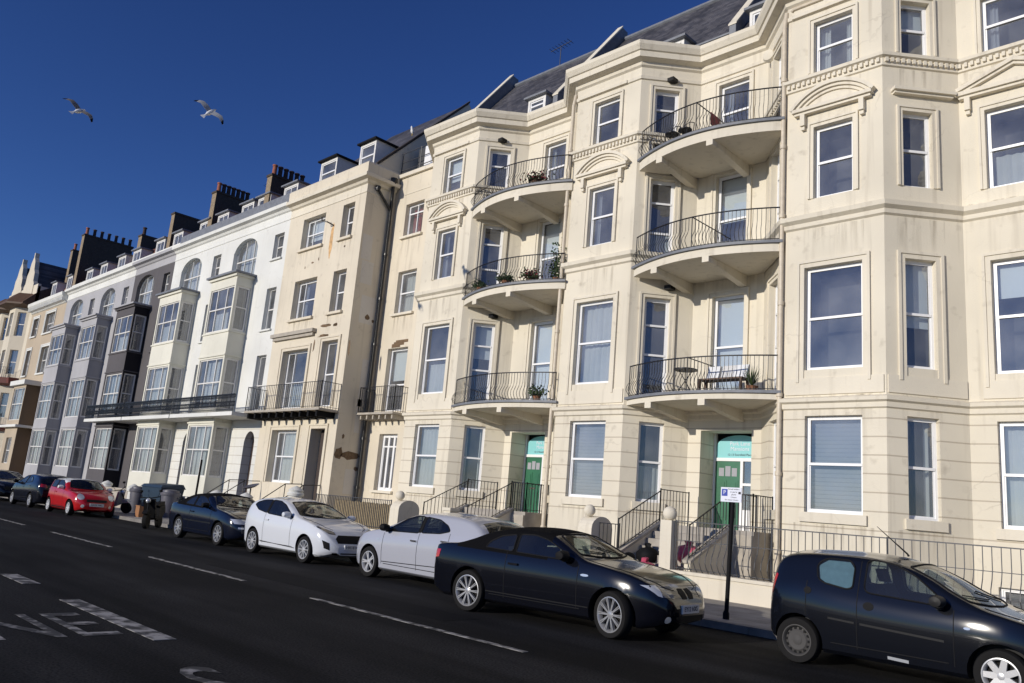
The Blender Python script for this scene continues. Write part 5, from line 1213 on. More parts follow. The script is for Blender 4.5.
CIT = dict(hoodline=[(2.64, .62), (2.9, .55), (3.15, .45), (3.3, .25)], L=3.43, W=1.63, ra=.48, wb=2.34, wr=.285, rim=.19, paint=paint('blue_black_paint', (.005, .006, .0095), .3), hollow=True, cabin=(.35, 2.62, 2.05), belt_w=.92, belt_r=1.0, tumble=.34,
    top=[(0, .62), (.015, .82), (.05, 1.06), (.1, 1.25), (.17, 1.37), (.3, 1.425), (.7, 1.465), (1.15, 1.475), (1.5, 1.46), (1.8, 1.405), (2.05, 1.31), (2.4, 1.12), (2.68, .985), (2.9, .93), (3.12, .87), (3.28, .78), (3.38, .64), (3.43, .5)],
    belt=[(0, .6), (.1, .95), (.4, 1.0), (1, .95), (1.8, .9), (2.6, .88), (3.0, .82), (3.43, .48)],
    half=[(0, .55), (.05, .66), (.15, .735), (.4, .795), (1, .815), (2.4, .815), (2.85, .79), (3.1, .72), (3.3, .58), (3.4, .45), (3.43, .38)],
    wins=[[(.70, 1.27), (.74, 1.09), (.82, 1.045), (1.12, 1.0), (1.19, 1.03), (1.19, 1.28), (1.12, 1.355), (.82, 1.355)], [(1.33, .99), (1.33, 1.36), (1.40, 1.39), (1.66, 1.36), (1.92, 1.25), (2.26, .99), (2.22, .945)]],
    ws=[(1.80, -.52), (1.84, -.3), (1.86, 0), (1.84, .3), (1.80, .52), (2.52, .66), (2.64, .35), (2.68, 0), (2.64, -.35), (2.52, -.66)], rw=[(.12, -.5), (.12, .5), (.28, .52), (.32, 0), (.28, -.52)],
    wround=.09, shade=[(.72, 1.26), (.76, 1.1), (.83, 1.06), (1.12, 1.015), (1.17, 1.04), (1.17, 1.27), (1.11, 1.34), (.83, 1.34)],
    seats=((1.35, -.36, .46), (1.35, .36, .46), (.62, 0, 1.15)), spokes=7, spw=.038, spokes_r=0, rimm_r=M['alloydark'], seams=[(1.26, .3, 1.36), (2.36, .3, .92), (.60, .62, 1.05)], mirror=(2.22, .96), mirror_mat=M['trim'],
    side=[('door_handle', ellipse(1.40, .83, .065, .05), M['black']), ('door_handle', ellipse(.62, .93, .05, .045), M['black']), ('rub_strip', [(.90, .615), (1.23, .598), (1.23, .622), (.90, .638)], M['trim']), ('rub_strip', [(1.30, .595), (2.26, .55), (2.26, .575), (1.30, .62)], M['trim']), ('tail_lamp', [(.035, .82), (.10, .84), (.16, 1.08), (.13, 1.1), (.07, 1.0)], M['red']), ('side_repeater', ellipse(2.5, .74, .035, .015), M['lens']), ('sill_scuff', [(1.62, .255), (1.86, .245), (1.86, .28), (1.62, .29)], M['lens'])],
    front=[('headlamp', [(.36, .62), (.60, .66), (.66, .80), (.56, .82), (.40, .74)], M['lens']), ('grille', [(-.4, .3), (.4, .3), (.44, .48), (-.44, .48)], M['black'])],
    rear=[('tail_lamp', [(.50, .72), (.62, .74), (.6, 1.08), (.52, 1.08)], M['red']), ('reflector', [(.45, .34), (.58, .34), (.58, .38), (.45, .38)], M['lens'])], extra=wipers(2.55))
def c_extra(root, done, ray, conform, top):
    wipers(2.55)(root, done, ray, conform, top)
    m = MB(); m.tube([(1.62, 0, 1.47), (1.6, 0, 1.5), (1.22, 0, 1.82)], [.016, .012, .004], 5); done(m, 'aerial', M['black'])
CIT['extra'] = c_extra
car(CIT, 'near black supermini with a steel rear wheel and pale blue sunshade', 'car', -4.95, 10.55, 1)

BMW = dict(hoodline=[(3.02, .70), (3.5, .70), (3.95, .62), (4.2, .45), (4.26, .2)], L=4.36, W=1.75, ra=.92, wb=2.66, wr=.32, rim=.235, paint=paint('navy_black_paint', (.0035, .004, .007), .25), roofm=M['fabric'], hood_x=(.62, 2.42), hollow=True, cabin=(1.1, 3.0, 2.5), belt_w=.96, tumble=.36, steer=-14,
    top=[(0, .6), (.015, .82), (.06, .97), (.3, 1.03), (.58, 1.06), (.8, 1.14), (1.15, 1.30), (1.55, 1.385), (2.0, 1.405), (2.32, 1.385), (2.6, 1.28), (2.95, 1.09), (3.12, 1.02), (3.35, .985), (3.75, .92), (4.05, .83), (4.24, .72), (4.33, .6), (4.36, .5)],
    belt=[(0, .58), (.08, .93), (.5, .98), (1.5, .96), (2.5, .94), (3.1, .92), (3.7, .85), (4.1, .74), (4.36, .48)],
    half=[(0, .62), (.06, .74), (.2, .82), (.6, .86), (1.0, .875), (3.5, .875), (3.85, .85), (4.1, .78), (4.26, .66), (4.34, .52), (4.36, .42)],
    wins=[[(1.20, 1.02), (1.28, 1.12), (1.48, 1.22), (1.76, 1.26), (1.76, 1.0)], [(1.82, 1.0), (1.82, 1.27), (2.1, 1.28), (2.36, 1.23), (2.62, 1.12), (2.86, .99), (2.84, .97)]],
    ws=[(2.42, -.5), (2.46, -.28), (2.47, 0), (2.46, .28), (2.42, .5), (2.92, .68), (3.03, .36), (3.06, 0), (3.03, -.36), (2.92, -.68)], wsglass=glass('bright_windscreen', .12, (.5, .55, .53), .02), glass=M['carglass'],
    seats=((1.75, -.38, .5), (1.75, .38, .5), (1.1, 0, 1.1)), spokes=10, twin=.06, spw=.0075, rimm=plain('bright_alloy', (.42, .42, .43), .3, metal=.5), seams=[(1.66, .3, 1.0), (3.0, .32, .93)], handles=[(1.82, .82)], mirror=(2.78, 1.0), mirror_mat=M['black'],
    side=[('tail_lamp', [(.05, .74), (.22, .78), (.24, .9), (.06, .9)], M['red']), ('side_repeater', ellipse(3.12, .80, .07, .018), M['lens']), ('sill_line', [(1.3, .36), (3.2, .36), (3.2, .375), (1.3, .375)], M['trim'])],
    front=[('headlamp', [(.40, .61), (.62, .63), (.62, .775), (.39, .70)], M['lensdark']), ('headlamp_corner', [(.625, .63), (.68, .645), (.79, .77), (.625, .775)], M['lens']), ('kidney_grille', [(.03, .60), (.16, .60), (.20, .68), (.16, .735), (.03, .73)], M['black']), ('kidney_grille', [(-.03, .60), (-.03, .73), (-.16, .735), (-.20, .68), (-.16, .60)], M['black']), ('air_intake', [(-.38, .26), (.38, .26), (.42, .38), (-.42, .38)], M['black']), ('fog_lamp', ellipse(.56, .34, .045, .045), M['lens'])],
    rear=[('tail_lamp', [(.45, .72), (.70, .74), (.70, .90), (.48, .90)], M['red'])], plates=[('front', 'EY12 HXS', .47, M['plate'])])
def b_extra(root, done, ray, conform, top):
    wipers(2.96)(root, done, ray, conform, top)
    m = conform([(.72, .815), (.80, .815), (.80, .83), (.72, .83)], 'front', .003); 
    m = MB(); m.add([(2.86, -.38, 1.0), (2.86, -.24, 1.0), (2.72, -.24, 1.18), (2.72, -.38, 1.18)], [(0, 1, 2, 3)]); done(m, 'paper_permit', M['paper'], smooth=None)
    for s in (): m = MB(); m.tube([(4.358, s*.1+.075*math.cos(2*math.pi*k/16), .668+.075*math.sin(2*math.pi*k/16)) for k in range(17)], .007, 5); done(m, 'grille_surround', M['chrome'])
BMW['extra'] = b_extra
car(BMW, 'black convertible with its fabric hood up, front wheel turned out towards the road', 'car', -9.74, 9.1, 1, yaw=R(6.2))

I30 = dict(hoodline=[(3.1, .70), (3.5, .68), (3.9, .58), (4.08, .35)], L=4.3, W=1.78, ra=.80, wb=2.65, wr=.315, rim=.21, paint=paint('silver_white_paint', (.40, .41, .46), .32, .1), hollow=True, cabin=(.5, 3.1, 2.55), belt_w=1.0, belt_r=1.1,
    top=[(0, .62), (.02, .86), (.05, 1.02), (.14, 1.16), (.3, 1.31), (.55, 1.41), (1.0, 1.465), (1.6, 1.475), (2.2, 1.43), (2.6, 1.30), (3.0, 1.12), (3.22, 1.04), (3.5, .985), (3.85, .90), (4.1, .78), (4.24, .62), (4.3, .46)],
    belt=[(0, .6), (.1, .98), (.4, 1.06), (1.2, 1.02), (2.4, .97), (3.2, .93), (3.7, .86), (4.1, .7), (4.3, .44)],
    half=[(0, .62), (.06, .74), (.2, .82), (.6, .87), (1.0, .89), (3.4, .89), (3.75, .86), (4.0, .78), (4.18, .66), (4.27, .52), (4.3, .42)],
    wins=[[(.98, 1.12), (1.1, 1.22), (1.4, 1.32), (1.82, 1.35), (1.82, 1.03), (1.25, 1.06)], [(1.90, 1.02), (1.90, 1.355), (2.15, 1.345), (2.42, 1.27), (2.72, 1.12), (2.95, .99)]],
    ws=[(2.28, -.52), (2.31, -.28), (2.32, 0), (2.31, .28), (2.28, .52), (2.98, .68), (3.12, .36), (3.15, 0), (3.12, -.36), (2.98, -.68)], rw=[(.10, -.58), (.10, .58), (.40, .52), (.44, 0), (.40, -.52)],
    seats=((1.85, -.38, .5), (1.85, .38, .5), (1.0, 0, 1.2)), spokes=5, twin=.13, spw=.017, seams=[(1.86, .3, 1.03), (3.0, .32, .95), (.95, .62, 1.08)], handles=[(1.98, .86), (1.06, .92)], handle_mat=M['chrome'], mirror=(2.86, 1.02), mirror_mat=M['black'],
    side=[('door_pillar', [(1.825, 1.035), (1.895, 1.025), (1.895, 1.35), (1.825, 1.347)], M['black']), ('side_repeater', ellipse(3.16, .8, .04, .014), M['lens']), ('sill_line', [(1.2, .42), (3.0, .36), (3.0, .375), (1.2, .435)], M['trim'])],
    front=[('headlamp', [(.4, .66), (.62, .68), (.8, .84), (.7, .86), (.45, .76)], M['lens']), ('grille', [(-.45, .3), (.45, .3), (.5, .52), (-.5, .52)], M['black'])],
    rear=[('tail_lamp', [(.45, .88), (.74, .92), (.72, 1.04), (.5, 1.02)], M['red']), ('number_plate_recess', [(-.3, .6), (.3, .6), (.3, .78), (-.3, .78)], M['trim'])], extra=wipers(3.05))
car(I30, 'silver white hatchback facing left, tail behind the black convertible', 'car', -11.72, 10.5, -1)

FIE = dict(hoodline=[(2.78, .68), (3.2, .66), (3.6, .56), (3.78, .35)], L=4.04, W=1.73, ra=.72, wb=2.49, wr=.31, rim=.215, paint=paint('white_paint_gloss', (.60, .62, .66), .3), roofm=paint('black_roof_gloss', (.01, .01, .012), .2), hood_x=(2.0, 2.02), hollow=True, cabin=(.45, 2.85, 2.35), belt_w=1.0, belt_r=1.12,
    top=[(0, .62), (.02, .85), (.06, 1.02), (.16, 1.2), (.34, 1.35), (.65, 1.44), (1.1, 1.475), (1.6, 1.46), (1.95, 1.39), (2.3, 1.26), (2.65, 1.09), (2.88, 1.02), (3.15, .98), (3.5, .90), (3.78, .78), (3.95, .62), (4.04, .46)],
    belt=[(0, .6), (.1, 1.0), (.4, 1.1), (1.0, 1.03), (2.0, .97), (2.9, .95), (3.4, .87), (3.8, .7), (4.04, .44)],
    half=[(0, .6), (.06, .72), (.2, .80), (.6, .85), (1.0, .865), (3.2, .865), (3.5, .84), (3.75, .77), (3.92, .65), (4.01, .5), (4.04, .4)],
    wins=[[(.52, 1.22), (.62, 1.29), (.9, 1.355), (1.25, 1.375), (1.25, 1.04), (.8, 1.1)], [(1.31, 1.03), (1.31, 1.375), (1.65, 1.36), (1.95, 1.28), (2.3, 1.12), (2.55, .995), (2.5, .98)]],
    ws=[(1.9, -.52), (1.93, -.28), (1.94, 0), (1.93, .28), (1.9, .52), (2.64, .68), (2.78, .36), (2.82, 0), (2.78, -.36), (2.64, -.68)], rw=[(.12, -.52), (.12, .52), (.36, .5), (.4, 0), (.36, -.5)], wsglass=glass('clear_windscreen', .12, (.5, .55, .53), .02),
    seats=((1.5, -.37, .48), (1.5, .37, .48), (.75, 0, 1.15)), spokes=10, spw=.013, seams=[(1.24, .3, 1.04), (2.56, .32, .97)], handles=[(1.38, .88)], mirror=(2.44, 1.02),
    side=[('door_pillar', [(1.255, 1.045), (1.305, 1.035), (1.305, 1.37), (1.255, 1.37)], M['black']), ('sill_line', [(1.1, .34), (2.8, .30), (2.8, .315), (1.1, .355)], M['trim'])],
    front=[('headlamp', [(.42, .70), (.60, .72), (.80, .86), (.72, .87), (.44, .77)], M['lensdark']), ('grille', [(-.42, .52), (.42, .52), (.46, .62), (.36, .70), (-.36, .70), (-.46, .62)], M['black']), ('fog_vent', [(.60, .36), (.70, .40), (.74, .58), (.62, .52)], M['black']), ('lower_intake', [(-.5, .25), (.5, .25), (.54, .31), (-.54, .31)], M['black'])],
    rear=[('tail_lamp', [(.52, .88), (.7, .9), (.68, 1.06), (.55, 1.06)], M['red'])], plates=[('front', 'HX18 KDE', .44, M['plate'])], extra=wipers(2.72))
car(FIE, 'bright white three door hatchback facing the camera, black grille', 'car', -19.6, 10.6, 1)

AUD = dict(BMW, L=4.37, W=1.72, ra=.95, wb=2.56, wr=.315, rim=.22, paint=paint('navy_paint', (.005, .007, .016), .25), steer=0, spokes=9, twin=0, spw=.02, hollow=True,
    front=[('headlamp', [(.42, .62), (.72, .63), (.78, .75), (.42, .75)], M['lens']), ('grille', [(-.28, .62), (.28, .62), (.3, .74), (-.3, .74)], M['black']), ('indicator', [(.5, .5), (.64, .5), (.64, .545), (.5, .545)], M['lens'])], plates=[('front', 'V438 OAP', .5, M['plate'])], extra=wipers(2.96), side=[('rub_strip', [(1.35, .55), (3.1, .55), (3.1, .585), (1.35, .585)], M['trim'])])
car(AUD, 'navy blue cabriolet with black fabric hood, behind the white hatchback', 'car', -24.2, 10.65, 1)

MIN = dict(hoodline=[(2.36, .6), (2.8, .58), (3.2, .5), (3.4, .3)], L=3.63, W=1.69, ra=.52, wb=2.47, wr=.29, rim=.195, paint=paint('red_paint', (.42, .012, .015), .25), roofm=paint('white_roof', (.78, .78, .77), .3), hood_x=(.22, 1.95), hood_k=12, hollow=True, cabin=(.4, 2.3, 1.95), belt_w=.96, belt_r=1.05, tumble=.3,
    top=[(0, .62), (.02, .85), (.08, 1.08), (.2, 1.29), (.35, 1.37), (.8, 1.41), (1.4, 1.41), (1.8, 1.37), (2.05, 1.25), (2.3, 1.06), (2.45, .99), (2.7, .96), (3.1, .90), (3.38, .80), (3.55, .66), (3.63, .48)],
    belt=[(0, .6), (.1, .95), (1.0, .96), (2.3, .93), (2.9, .86), (3.4, .7), (3.63, .46)], half=[(0, .6), (.06, .72), (.2, .79), (.5, .835), (1.0, .845), (2.8, .84), (3.1, .81), (3.35, .73), (3.52, .6), (3.6, .48), (3.63, .4)],
    wins=[[(.48, 1.02), (.48, 1.26), (.6, 1.3), (1.1, 1.31), (1.1, 1.0)], [(1.16, 1.0), (1.16, 1.31), (1.6, 1.3), (1.85, 1.2), (2.12, .99)]], ws=[(1.8, -.52), (1.84, 0), (1.8, .52), (2.28, .64), (2.38, .3), (2.4, 0), (2.38, -.3), (2.28, -.64)], rw=[(.1, -.52), (.1, .52), (.22, .5), (.22, -.5)], glass=M['carglass'],
    seats=((1.35, -.35, .48), (1.35, .35, .48), (.7, 0, 1.1)), spokes=8, spw=.02, rimm=plain('white_rim', (.6, .6, .6), .4), seams=[(1.13, .3, 1.0), (2.22, .32, .95)], handles=[(1.26, .84)], mirror=(2.06, 1.0), mirror_mat=M['white'],
    side=[('sill_trim', [(.9, .22), (2.6, .22), (2.6, .3), (.9, .3)], M['trim'])],
    front=[('headlamp', ellipse(.56, .74, .12, .11), M['lens']), ('grille', [(-.36, .56), (.36, .56), (.38, .66), (-.38, .66)], M['trim']), ('fog_lamp', ellipse(.5, .4, .06, .06), M['lens'])], rear=[('tail_lamp', [(.55, .7), (.66, .7), (.66, .92), (.55, .92)], M['red'])], plates=[('front', 'GK05 MRL', .46, M['plate'])], extra=wipers(2.3))
car(MIN, 'small red hatchback with a white roof', 'car', -36.8, 10.7, 1)

DK = dict(I30, paint=paint('dark_navy_paint', (.006, .007, .012), .3), extra=None, mirror_mat=M['black'])
car(DK, 'dark hatchback facing away, left of the red car', 'car', -39.6, 10.75, -1)
DK2 = dict(FIE, paint=paint('black_car_paint', (.008, .008, .01), .3), mirror_mat=M['black'], extra=None, plates=[])
car(DK2, 'black hatchback at the far left end of the parked row', 'car', -48.4, 10.7, 1)

# ------------------------------------------------------------------ street furniture and clutter
def sign_post(label, x, y, h, lean=0.):
    t = thing('sign_post', label, 'sign', (x, y, PAV)); a = Vector((x, y, PAV-.02)); b = a+Vector((lean*h, 0, h)); mb = MB(); mb.tube([a, b], .038, 10); mb.lathe((x, y, PAV), [(.055, 0), (.055, .1), (.038, .14)], 10); mb.build('pole', M['black'], t, 40); return t, b
t, b = sign_post('leaning black pole with a white and blue parking plate', -7.28, 12.88, 2.0, .035)
b = Vector((-7.22, 12.84, 2.20)); m2 = MB(); m2.box(b.x-.2, b.x+.2, b.y-.006, b.y+.006, b.z-.12, b.z+.13); pl = m2.build('plate', M['signwhite'], t)
m2 = MB(); m2.box(b.x-.18, b.x-.07, b.y-.010, b.y-.0062, b.z-.02, b.z+.1); m2.build('blue_panel', M['signblue'], pl)
text('P', .1, M['signwhite'], pl, frame4((b.x-.125, b.y-.0115, b.z+.04), (1, 0, 0), (0, 0, 1)), extrude=.0008)
for i, (s, sz) in enumerate((('Permit holders', .036), ('or pay by', .036), ('phone', .036), ('2 hours', .036), ('No return 2 hours', .034))): text(s, sz, M['ink'], pl, frame4((b.x+.05 if i < 4 else b.x+.01, b.y-.008, b.z+.1-.046*i), (1, 0, 0), (0, 0, 1)), extrude=.0008)
m2 = MB(); m2.box(b.x+.14, b.x+.185, b.y-.009, b.y-.0062, b.z+.02, b.z+.06); m2.build('symbol', M['ink'], pl)
t, b = sign_post('plain black pole on the pavement behind the navy cabriolet', -27.9, 12.75, 2.35, .02)
# bins
def bin_(label, x, y, rz):
    t = thing('street_bin', label, 'bin', (x, y, PAV), 'grey barrel bins', rz, world=False); mb = MB()
    t.scale = (.85, .85, .85); mb.lathe((0, 0, 0), [(.32, 0), (.34, .05), (.42, 1.0), (.42, 1.05)], 20); mb.build('barrel', M['bin'], t, 40)
    mb = MB(); mb.lathe((0, 0, 1.05), [(.46, 0), (.48, .05), (.48, .14), (.44, .17), (.40, .17), (.38, .26), (.2, .3), (.02, .31)], 20); l = mb.build('lid', M['bin'], t, 40)
    mb = MB(); mb.tube([(.36, 0, .7), (.5, 0, .72), (.5, 0, .95), (.38, 0, .97)], .022, 6); mb.build('handle', M['bin'], t, 40)
bin_('grey barrel bin beside the rough garden wall, left of the teal waste container', -37.7, 14.6, 0)
bin_('grey barrel bin in front of the white bay house, right of the teal waste container', -34.3, 14.6, .5)
t = thing('waste_container', 'dark teal waste container between two grey bins', 'container', (-36, 14.9, PAV)); mb = MB(); mb.hexa([(-36.8, 14.5, .25), (-35.0, 14.5, .25), (-35.0, 15.3, .25), (-36.8, 15.3, .25), (-36.95, 14.4, 1.3), (-34.85, 14.4, 1.3), (-34.85, 15.4, 1.3), (-36.95, 15.4, 1.3)]); mb.box(-36.9, -34.9, 14.4, 14.46, .7, .76); mb.build('tub', M['teal'], t)
mb = MB(); mb.hexa([(-37, 14.35, 1.302), (-34.8, 14.35, 1.302), (-34.8, 15.45, 1.302), (-37, 15.45, 1.302), (-36.9, 14.45, 1.42), (-34.9, 14.45, 1.42), (-34.9, 15.35, 1.5), (-36.9, 15.35, 1.5)]); mb.build('lid', M['teal'], t)
for x in (-36.6, -35.2):
    for y in (14.6, 15.2): mb = MB(); mb.lathe((x, y-.04, .2), [(.08, 0), (.08, .08)], 12, axis='y'); mb.build('castor', M['rubber'], t)
def crate(label, x, y, w, h, m):
    mb = MB(); z = PAV; mb.box(x-w/2, x+w/2, y-w/2, y+w/2, z, z+.03)
    for a in (-1, 1): mb.box(x-w/2, x+w/2, y+a*w/2-.015, y+a*w/2+.015, z+.031, z+h); mb.box(x+a*(w/2-.016)-.015, x+a*(w/2-.016)+.015, y-w/2+.016, y+w/2-.016, z+.031, z+h)
    mb.box(x-w/2-.02, x+w/2+.02, y-w/2-.03, y-w/2+.03, z+h, z+h+.03); o = mb.build('crate', m); o['label'] = label; o['category'] = 'crate'
crate('orange open crate on the pavement beside the scooters', -33.4, 13.2, .38, .42, M['orange'])
def scooter(label, x, y, rz, c1, c2, lean):
    t = thing('motor_scooter', label, 'scooter', (x, y, PAV if y > KERB else 0), 'parked motor scooters', rz, world=False); rx = Matrix.Rotation(lean, 3, 'X')
    def B_(mb, n, m, s=40, par=t): mb.v = [tuple(rx @ Vector(p)) for p in mb.v]; return mb.build(n, m, par, s)
    for cx in (-.62, .62):
        mb = MB(); mb.lathe((cx, -.05, .25), [(.14, 0), (.24, -.01), (.25, .05), (.24, .11), (.14, .1)], 18, axis='y'); w = B_(mb, 'wheel', M['rubber']); mb = MB(); mb.lathe((cx, -.03, .25), [(.02, 0), (.14, 0), (.14, .06), (.02, .06)], 14, axis='y'); B_(mb, 'rim', M['alloy'], 40, w)
    mb = MB(); mb.prism([(-.85, -.15, .55), (-.5, -.15, .32), (.12, -.15, .28), (.12, -.15, .36), (-.2, -.15, .42), (-.25, -.15, .72), (-.8, -.15, .78)], (0, .3, 0)); B_(mb, 'body', c1, 30)
    mb = MB(); mb.prism([(-.82, -.13, .785), (-.25, -.13, .73), (-.1, -.13, .76), (-.3, -.13, .86), (-.8, -.13, .9)], (0, .26, 0)); B_(mb, 'seat', M['black'], 30)
    mb = MB(); mb.prism([(.1, -.2, .3), (.28, -.2, .34), (.48, -.17, .95), (.4, -.17, .98), (.16, -.2, .4)], (0, .38, 0)); mb.prism([(.42, -.08, .45), (.85, -.08, .5), (.75, -.08, .6), (.5, -.08, .62)], (0, .16, 0)); B_(mb, 'front_fairing', c2, 30)
    mb = MB(); mb.tube([(.62, 0, .27), (.45, 0, .95), (.4, 0, 1.02)], .03, 8); mb.tube([(.33, -.34, 1.05), (.42, 0, 1.0), (.33, .34, 1.05)], .018, 6); B_(mb, 'handlebar', M['black'])
    mb = MB(); mb.ball((.52, 0, .92), .085, 0, 12); B_(mb, 'headlamp', M['lens'])
    for s in (-1, 1): mb = MB(); mb.tube([(.36, s*.25, 1.03), (.32, s*.3, 1.2)], .008, 5); mb.lathe((.3, s*.32, 1.24), [(.01, -.05), (.055, -.03), (.055, .03), (.01, .05)], 10); B_(mb, 'mirror', M['black'])
scooter('white and silver scooter leaning near the rough garden wall, behind the red car', -36.6, 13.3, .5, M['signwhite'], M['alloy'], R(18))
scooter('black scooter at the kerb between the red car and the navy cabriolet', -28.3, 11.6, -.7, M['black'], M['black'], R(6))
def bag(label, x, y, z, r, m, g='plastic bags below the steps'):
    mb = MB(); random.seed(int(x*100)); mb.lathe((x, y, z), [(r*.7, 0), (r, r*.3), (r*1.05, r*.8), (r*.75, r*1.25), (r*.2, r*1.4), (r*.3, r*1.65), (.02, r*1.7)], 14); mb.v = [(a+random.uniform(-.03, .03), b+random.uniform(-.03, .03), max(z, c+random.uniform(-.02, .02))) for a, b, c in mb.v]; o = mb.build('plastic_bag', m, None, 60); o['label'] = label; o['category'] = 'bag'; o['group'] = g
bag('bright pink bag left of the slim ball-topped gate pier', -11.2, 16.05, .3, .30, M['pink']); bag('pink bag behind the bellied railing at the foot of the steps', -10.5, 16.8, .75, .3, M['pink'])
bag('black rubbish bag beside the pink bag at the steps', -11.6, 16.75, .65, .27, M['black'])

# balcony things
def plant(label, x, y, z, r, h, flower=None, spiky=False, pot=True, n=60):
    n = n*(1 if spiky else 3)
    t = thing('potted_plant', label, 'plant', (x, y, z), 'balcony plants'); mb = MB()
    mb.lathe((x, y, z), [(r*.3, 0), (r*.42, .14), (r*.46, .16), (r*.38, .16)], 10); mb.build('pot', M['wood'] if flower else M['terra'], t, 40)
    mb = MB()
    for k in range(n):
        a = random.random()*6.28; q = Vector((x, y, z+.17))
        if spiky:
            e = q+Vector((math.cos(a)*r*random.uniform(.5, 1), math.sin(a)*r*random.uniform(.5, 1), h*random.uniform(.4, 1))); s = Vector((-math.sin(a), math.cos(a), 0))*.018; mb.poly([q-s, q+s, e])
        else:
            c = q+Vector((random.gauss(0, r*.45), random.gauss(0, r*.4), abs(random.gauss(.3, .28))*h)); d = Vector((random.uniform(-1, 1), random.uniform(-1, 1), random.uniform(-.5, 1))).normalized()*.05; s = d.orthogonal().normalized()*.03
            mb.add([c-d, c+s, c+d, c-s], [(0, 1, 2, 3)], 1 if flower and random.random() < .4 else 0)
    mb.build('leaves', [M['leaf'], M['flower']], t)
plant('spiky potted plant at the right end of the first floor balcony by the green door', -9.8, 18.3, 5.0, .36, .6, spiky=True)
plant('round bushy potted plant at the right end of the farther first floor balcony', -17.0, 18.15, 5.0, .3, .4)
plant('tall leafy potted plant at the right end of the middle balcony of the farther stack', -16.75, 18.35, 8.86, .28, 1.3, n=120)
plant('low potted plant with dark red flowers beside the tall leafy one', -17.6, 18.05, 8.86, .35, .35, flower=True, n=90)
plant('low trailing potted plant near the middle of the flowered balcony', -18.5, 17.8, 8.86, .33, .25, n=80)
plant('small potted plant outside the door of the flowered balcony', -19.9, 17.95, 8.86, .26, .3)
plant('wide pot of dark red flowers on the top balcony of the farther stack', -17.6, 17.95, 12.24, .42, .3, flower=True, n=120)
t = thing('garden_bench', 'low wooden bench with pale cushions on the first floor balcony', 'bench', (-10.7, 18.45, 5.0)); mb = MB()
for k in range(4): mb.box(-11.35, -10.05, 18.25+k*.11, 18.34+k*.11, 5.38, 5.42)
mb.build('seat', M['wood'], t)
for x in (-11.3, -10.1):
    for y in (18.28, 18.62): mb = MB(); mb.box(x-.03, x+.03, y-.03, y+.03, 5.0, 5.379); mb.build('leg', M['wood'], t)
for i, x in enumerate((-11.05, -10.62, -10.25)): mb = MB(); mb.hexa([(x-.19, 18.5, 5.43), (x+.19, 18.5, 5.43), (x+.19, 18.6, 5.43), (x-.19, 18.6, 5.43), (x-.18, 18.62, 5.8), (x+.18, 18.62, 5.8), (x+.18, 18.7, 5.8), (x-.18, 18.7, 5.8)]); mb.build('cushion', M['blind'] if i != 1 else M['net'], t)
t = thing('bistro_table', 'small round bistro table on the first floor balcony', 'table', (-11.75, 18.3, 5.0)); mb = MB(); mb.lathe((-11.75, 18.3, 5.68), [(.02, 0), (.32, 0), (.32, .03), (.02, .03)], 18); mb.build('tabletop', M['iron'], t, 40); mb = MB()
for k in range(3): a = 2.1*k; mb.tube([(-11.75+.25*math.cos(a), 18.3+.25*math.sin(a), 5.0), (-11.75, 18.3, 5.4), (-11.75-.2*math.cos(a), 18.3-.2*math.sin(a), 5.68)], .012, 5)
mb.build('base', M['iron'], t)
for i, (x, lab) in enumerate(((-12.4, 'round black iron chair on the top balcony, nearer its door'), (-11.95, 'round black iron chair on the top balcony, nearer the divider rail'))):
    t = thing('iron_chair', lab, 'chair', (x, 18.1, 12.24), 'black chairs on the top balcony'); mb = MB(); mb.lathe((x, 18.1, 12.66), [(.02, 0), (.2, 0), (.2, .03), (.02, .03)], 16); mb.build('seat', M['iron'], t)
    for a in (.8, 2.4, 3.9, 5.5): mb = MB(); mb.tube([(x+.2*math.cos(a), 18.1+.2*math.sin(a), 12.24), (x+.16*math.cos(a), 18.1+.16*math.sin(a), 12.66)], .012, 5); mb.build('leg', M['iron'], t)
    mb = MB(); mb.tube([(x-.18, 18.25, 12.66), (x-.17, 18.3, 12.95), (x, 18.34, 13.04), (x+.17, 18.3, 12.95), (x+.18, 18.25, 12.66)], .014, 5); mb.tube([(x, 18.3, 12.68), (x, 18.34, 13.04)], .01, 5); mb.build('backrest', M['iron'], t)
mb = MB(); mid = (-13.6-9.02)/2; mb.prism([(mid+.05, 18.3, 12.75), (mid+.05, 18.75, 12.7), (mid+.05, 18.78, 13.1), (mid+.05, 18.3, 13.12)], (.02, 0, 0)); o = mb.build('hanging_towel', M['flower']); o['label'] = 'dark red towel hung over the divider rail of the top balcony'; o['category'] = 'towel'
t = thing('satellite_dish', 'grey satellite dish seen edge on, on a pillar near the white hatchback', 'satellite dish', (-30.6, 16.2, 0)); mb = MB(); mb.lathe((-30.6, 16.2, 1.6), [(.02, .0), (.2, .03), (.33, .1), (.335, .11), (.2, .045), (.02, .015)], 18); mb.v = [(a, b, c+.35*(b-16.2)) for a, b, c in mb.v]; mb.build('dish', M['bin'], t, 40); mb = MB(); mb.tube([(-30.6, 16.22, 0), (-30.6, 16.22, 1.6)], .03, 6); mb.build('mast', M['greyiron'], t)

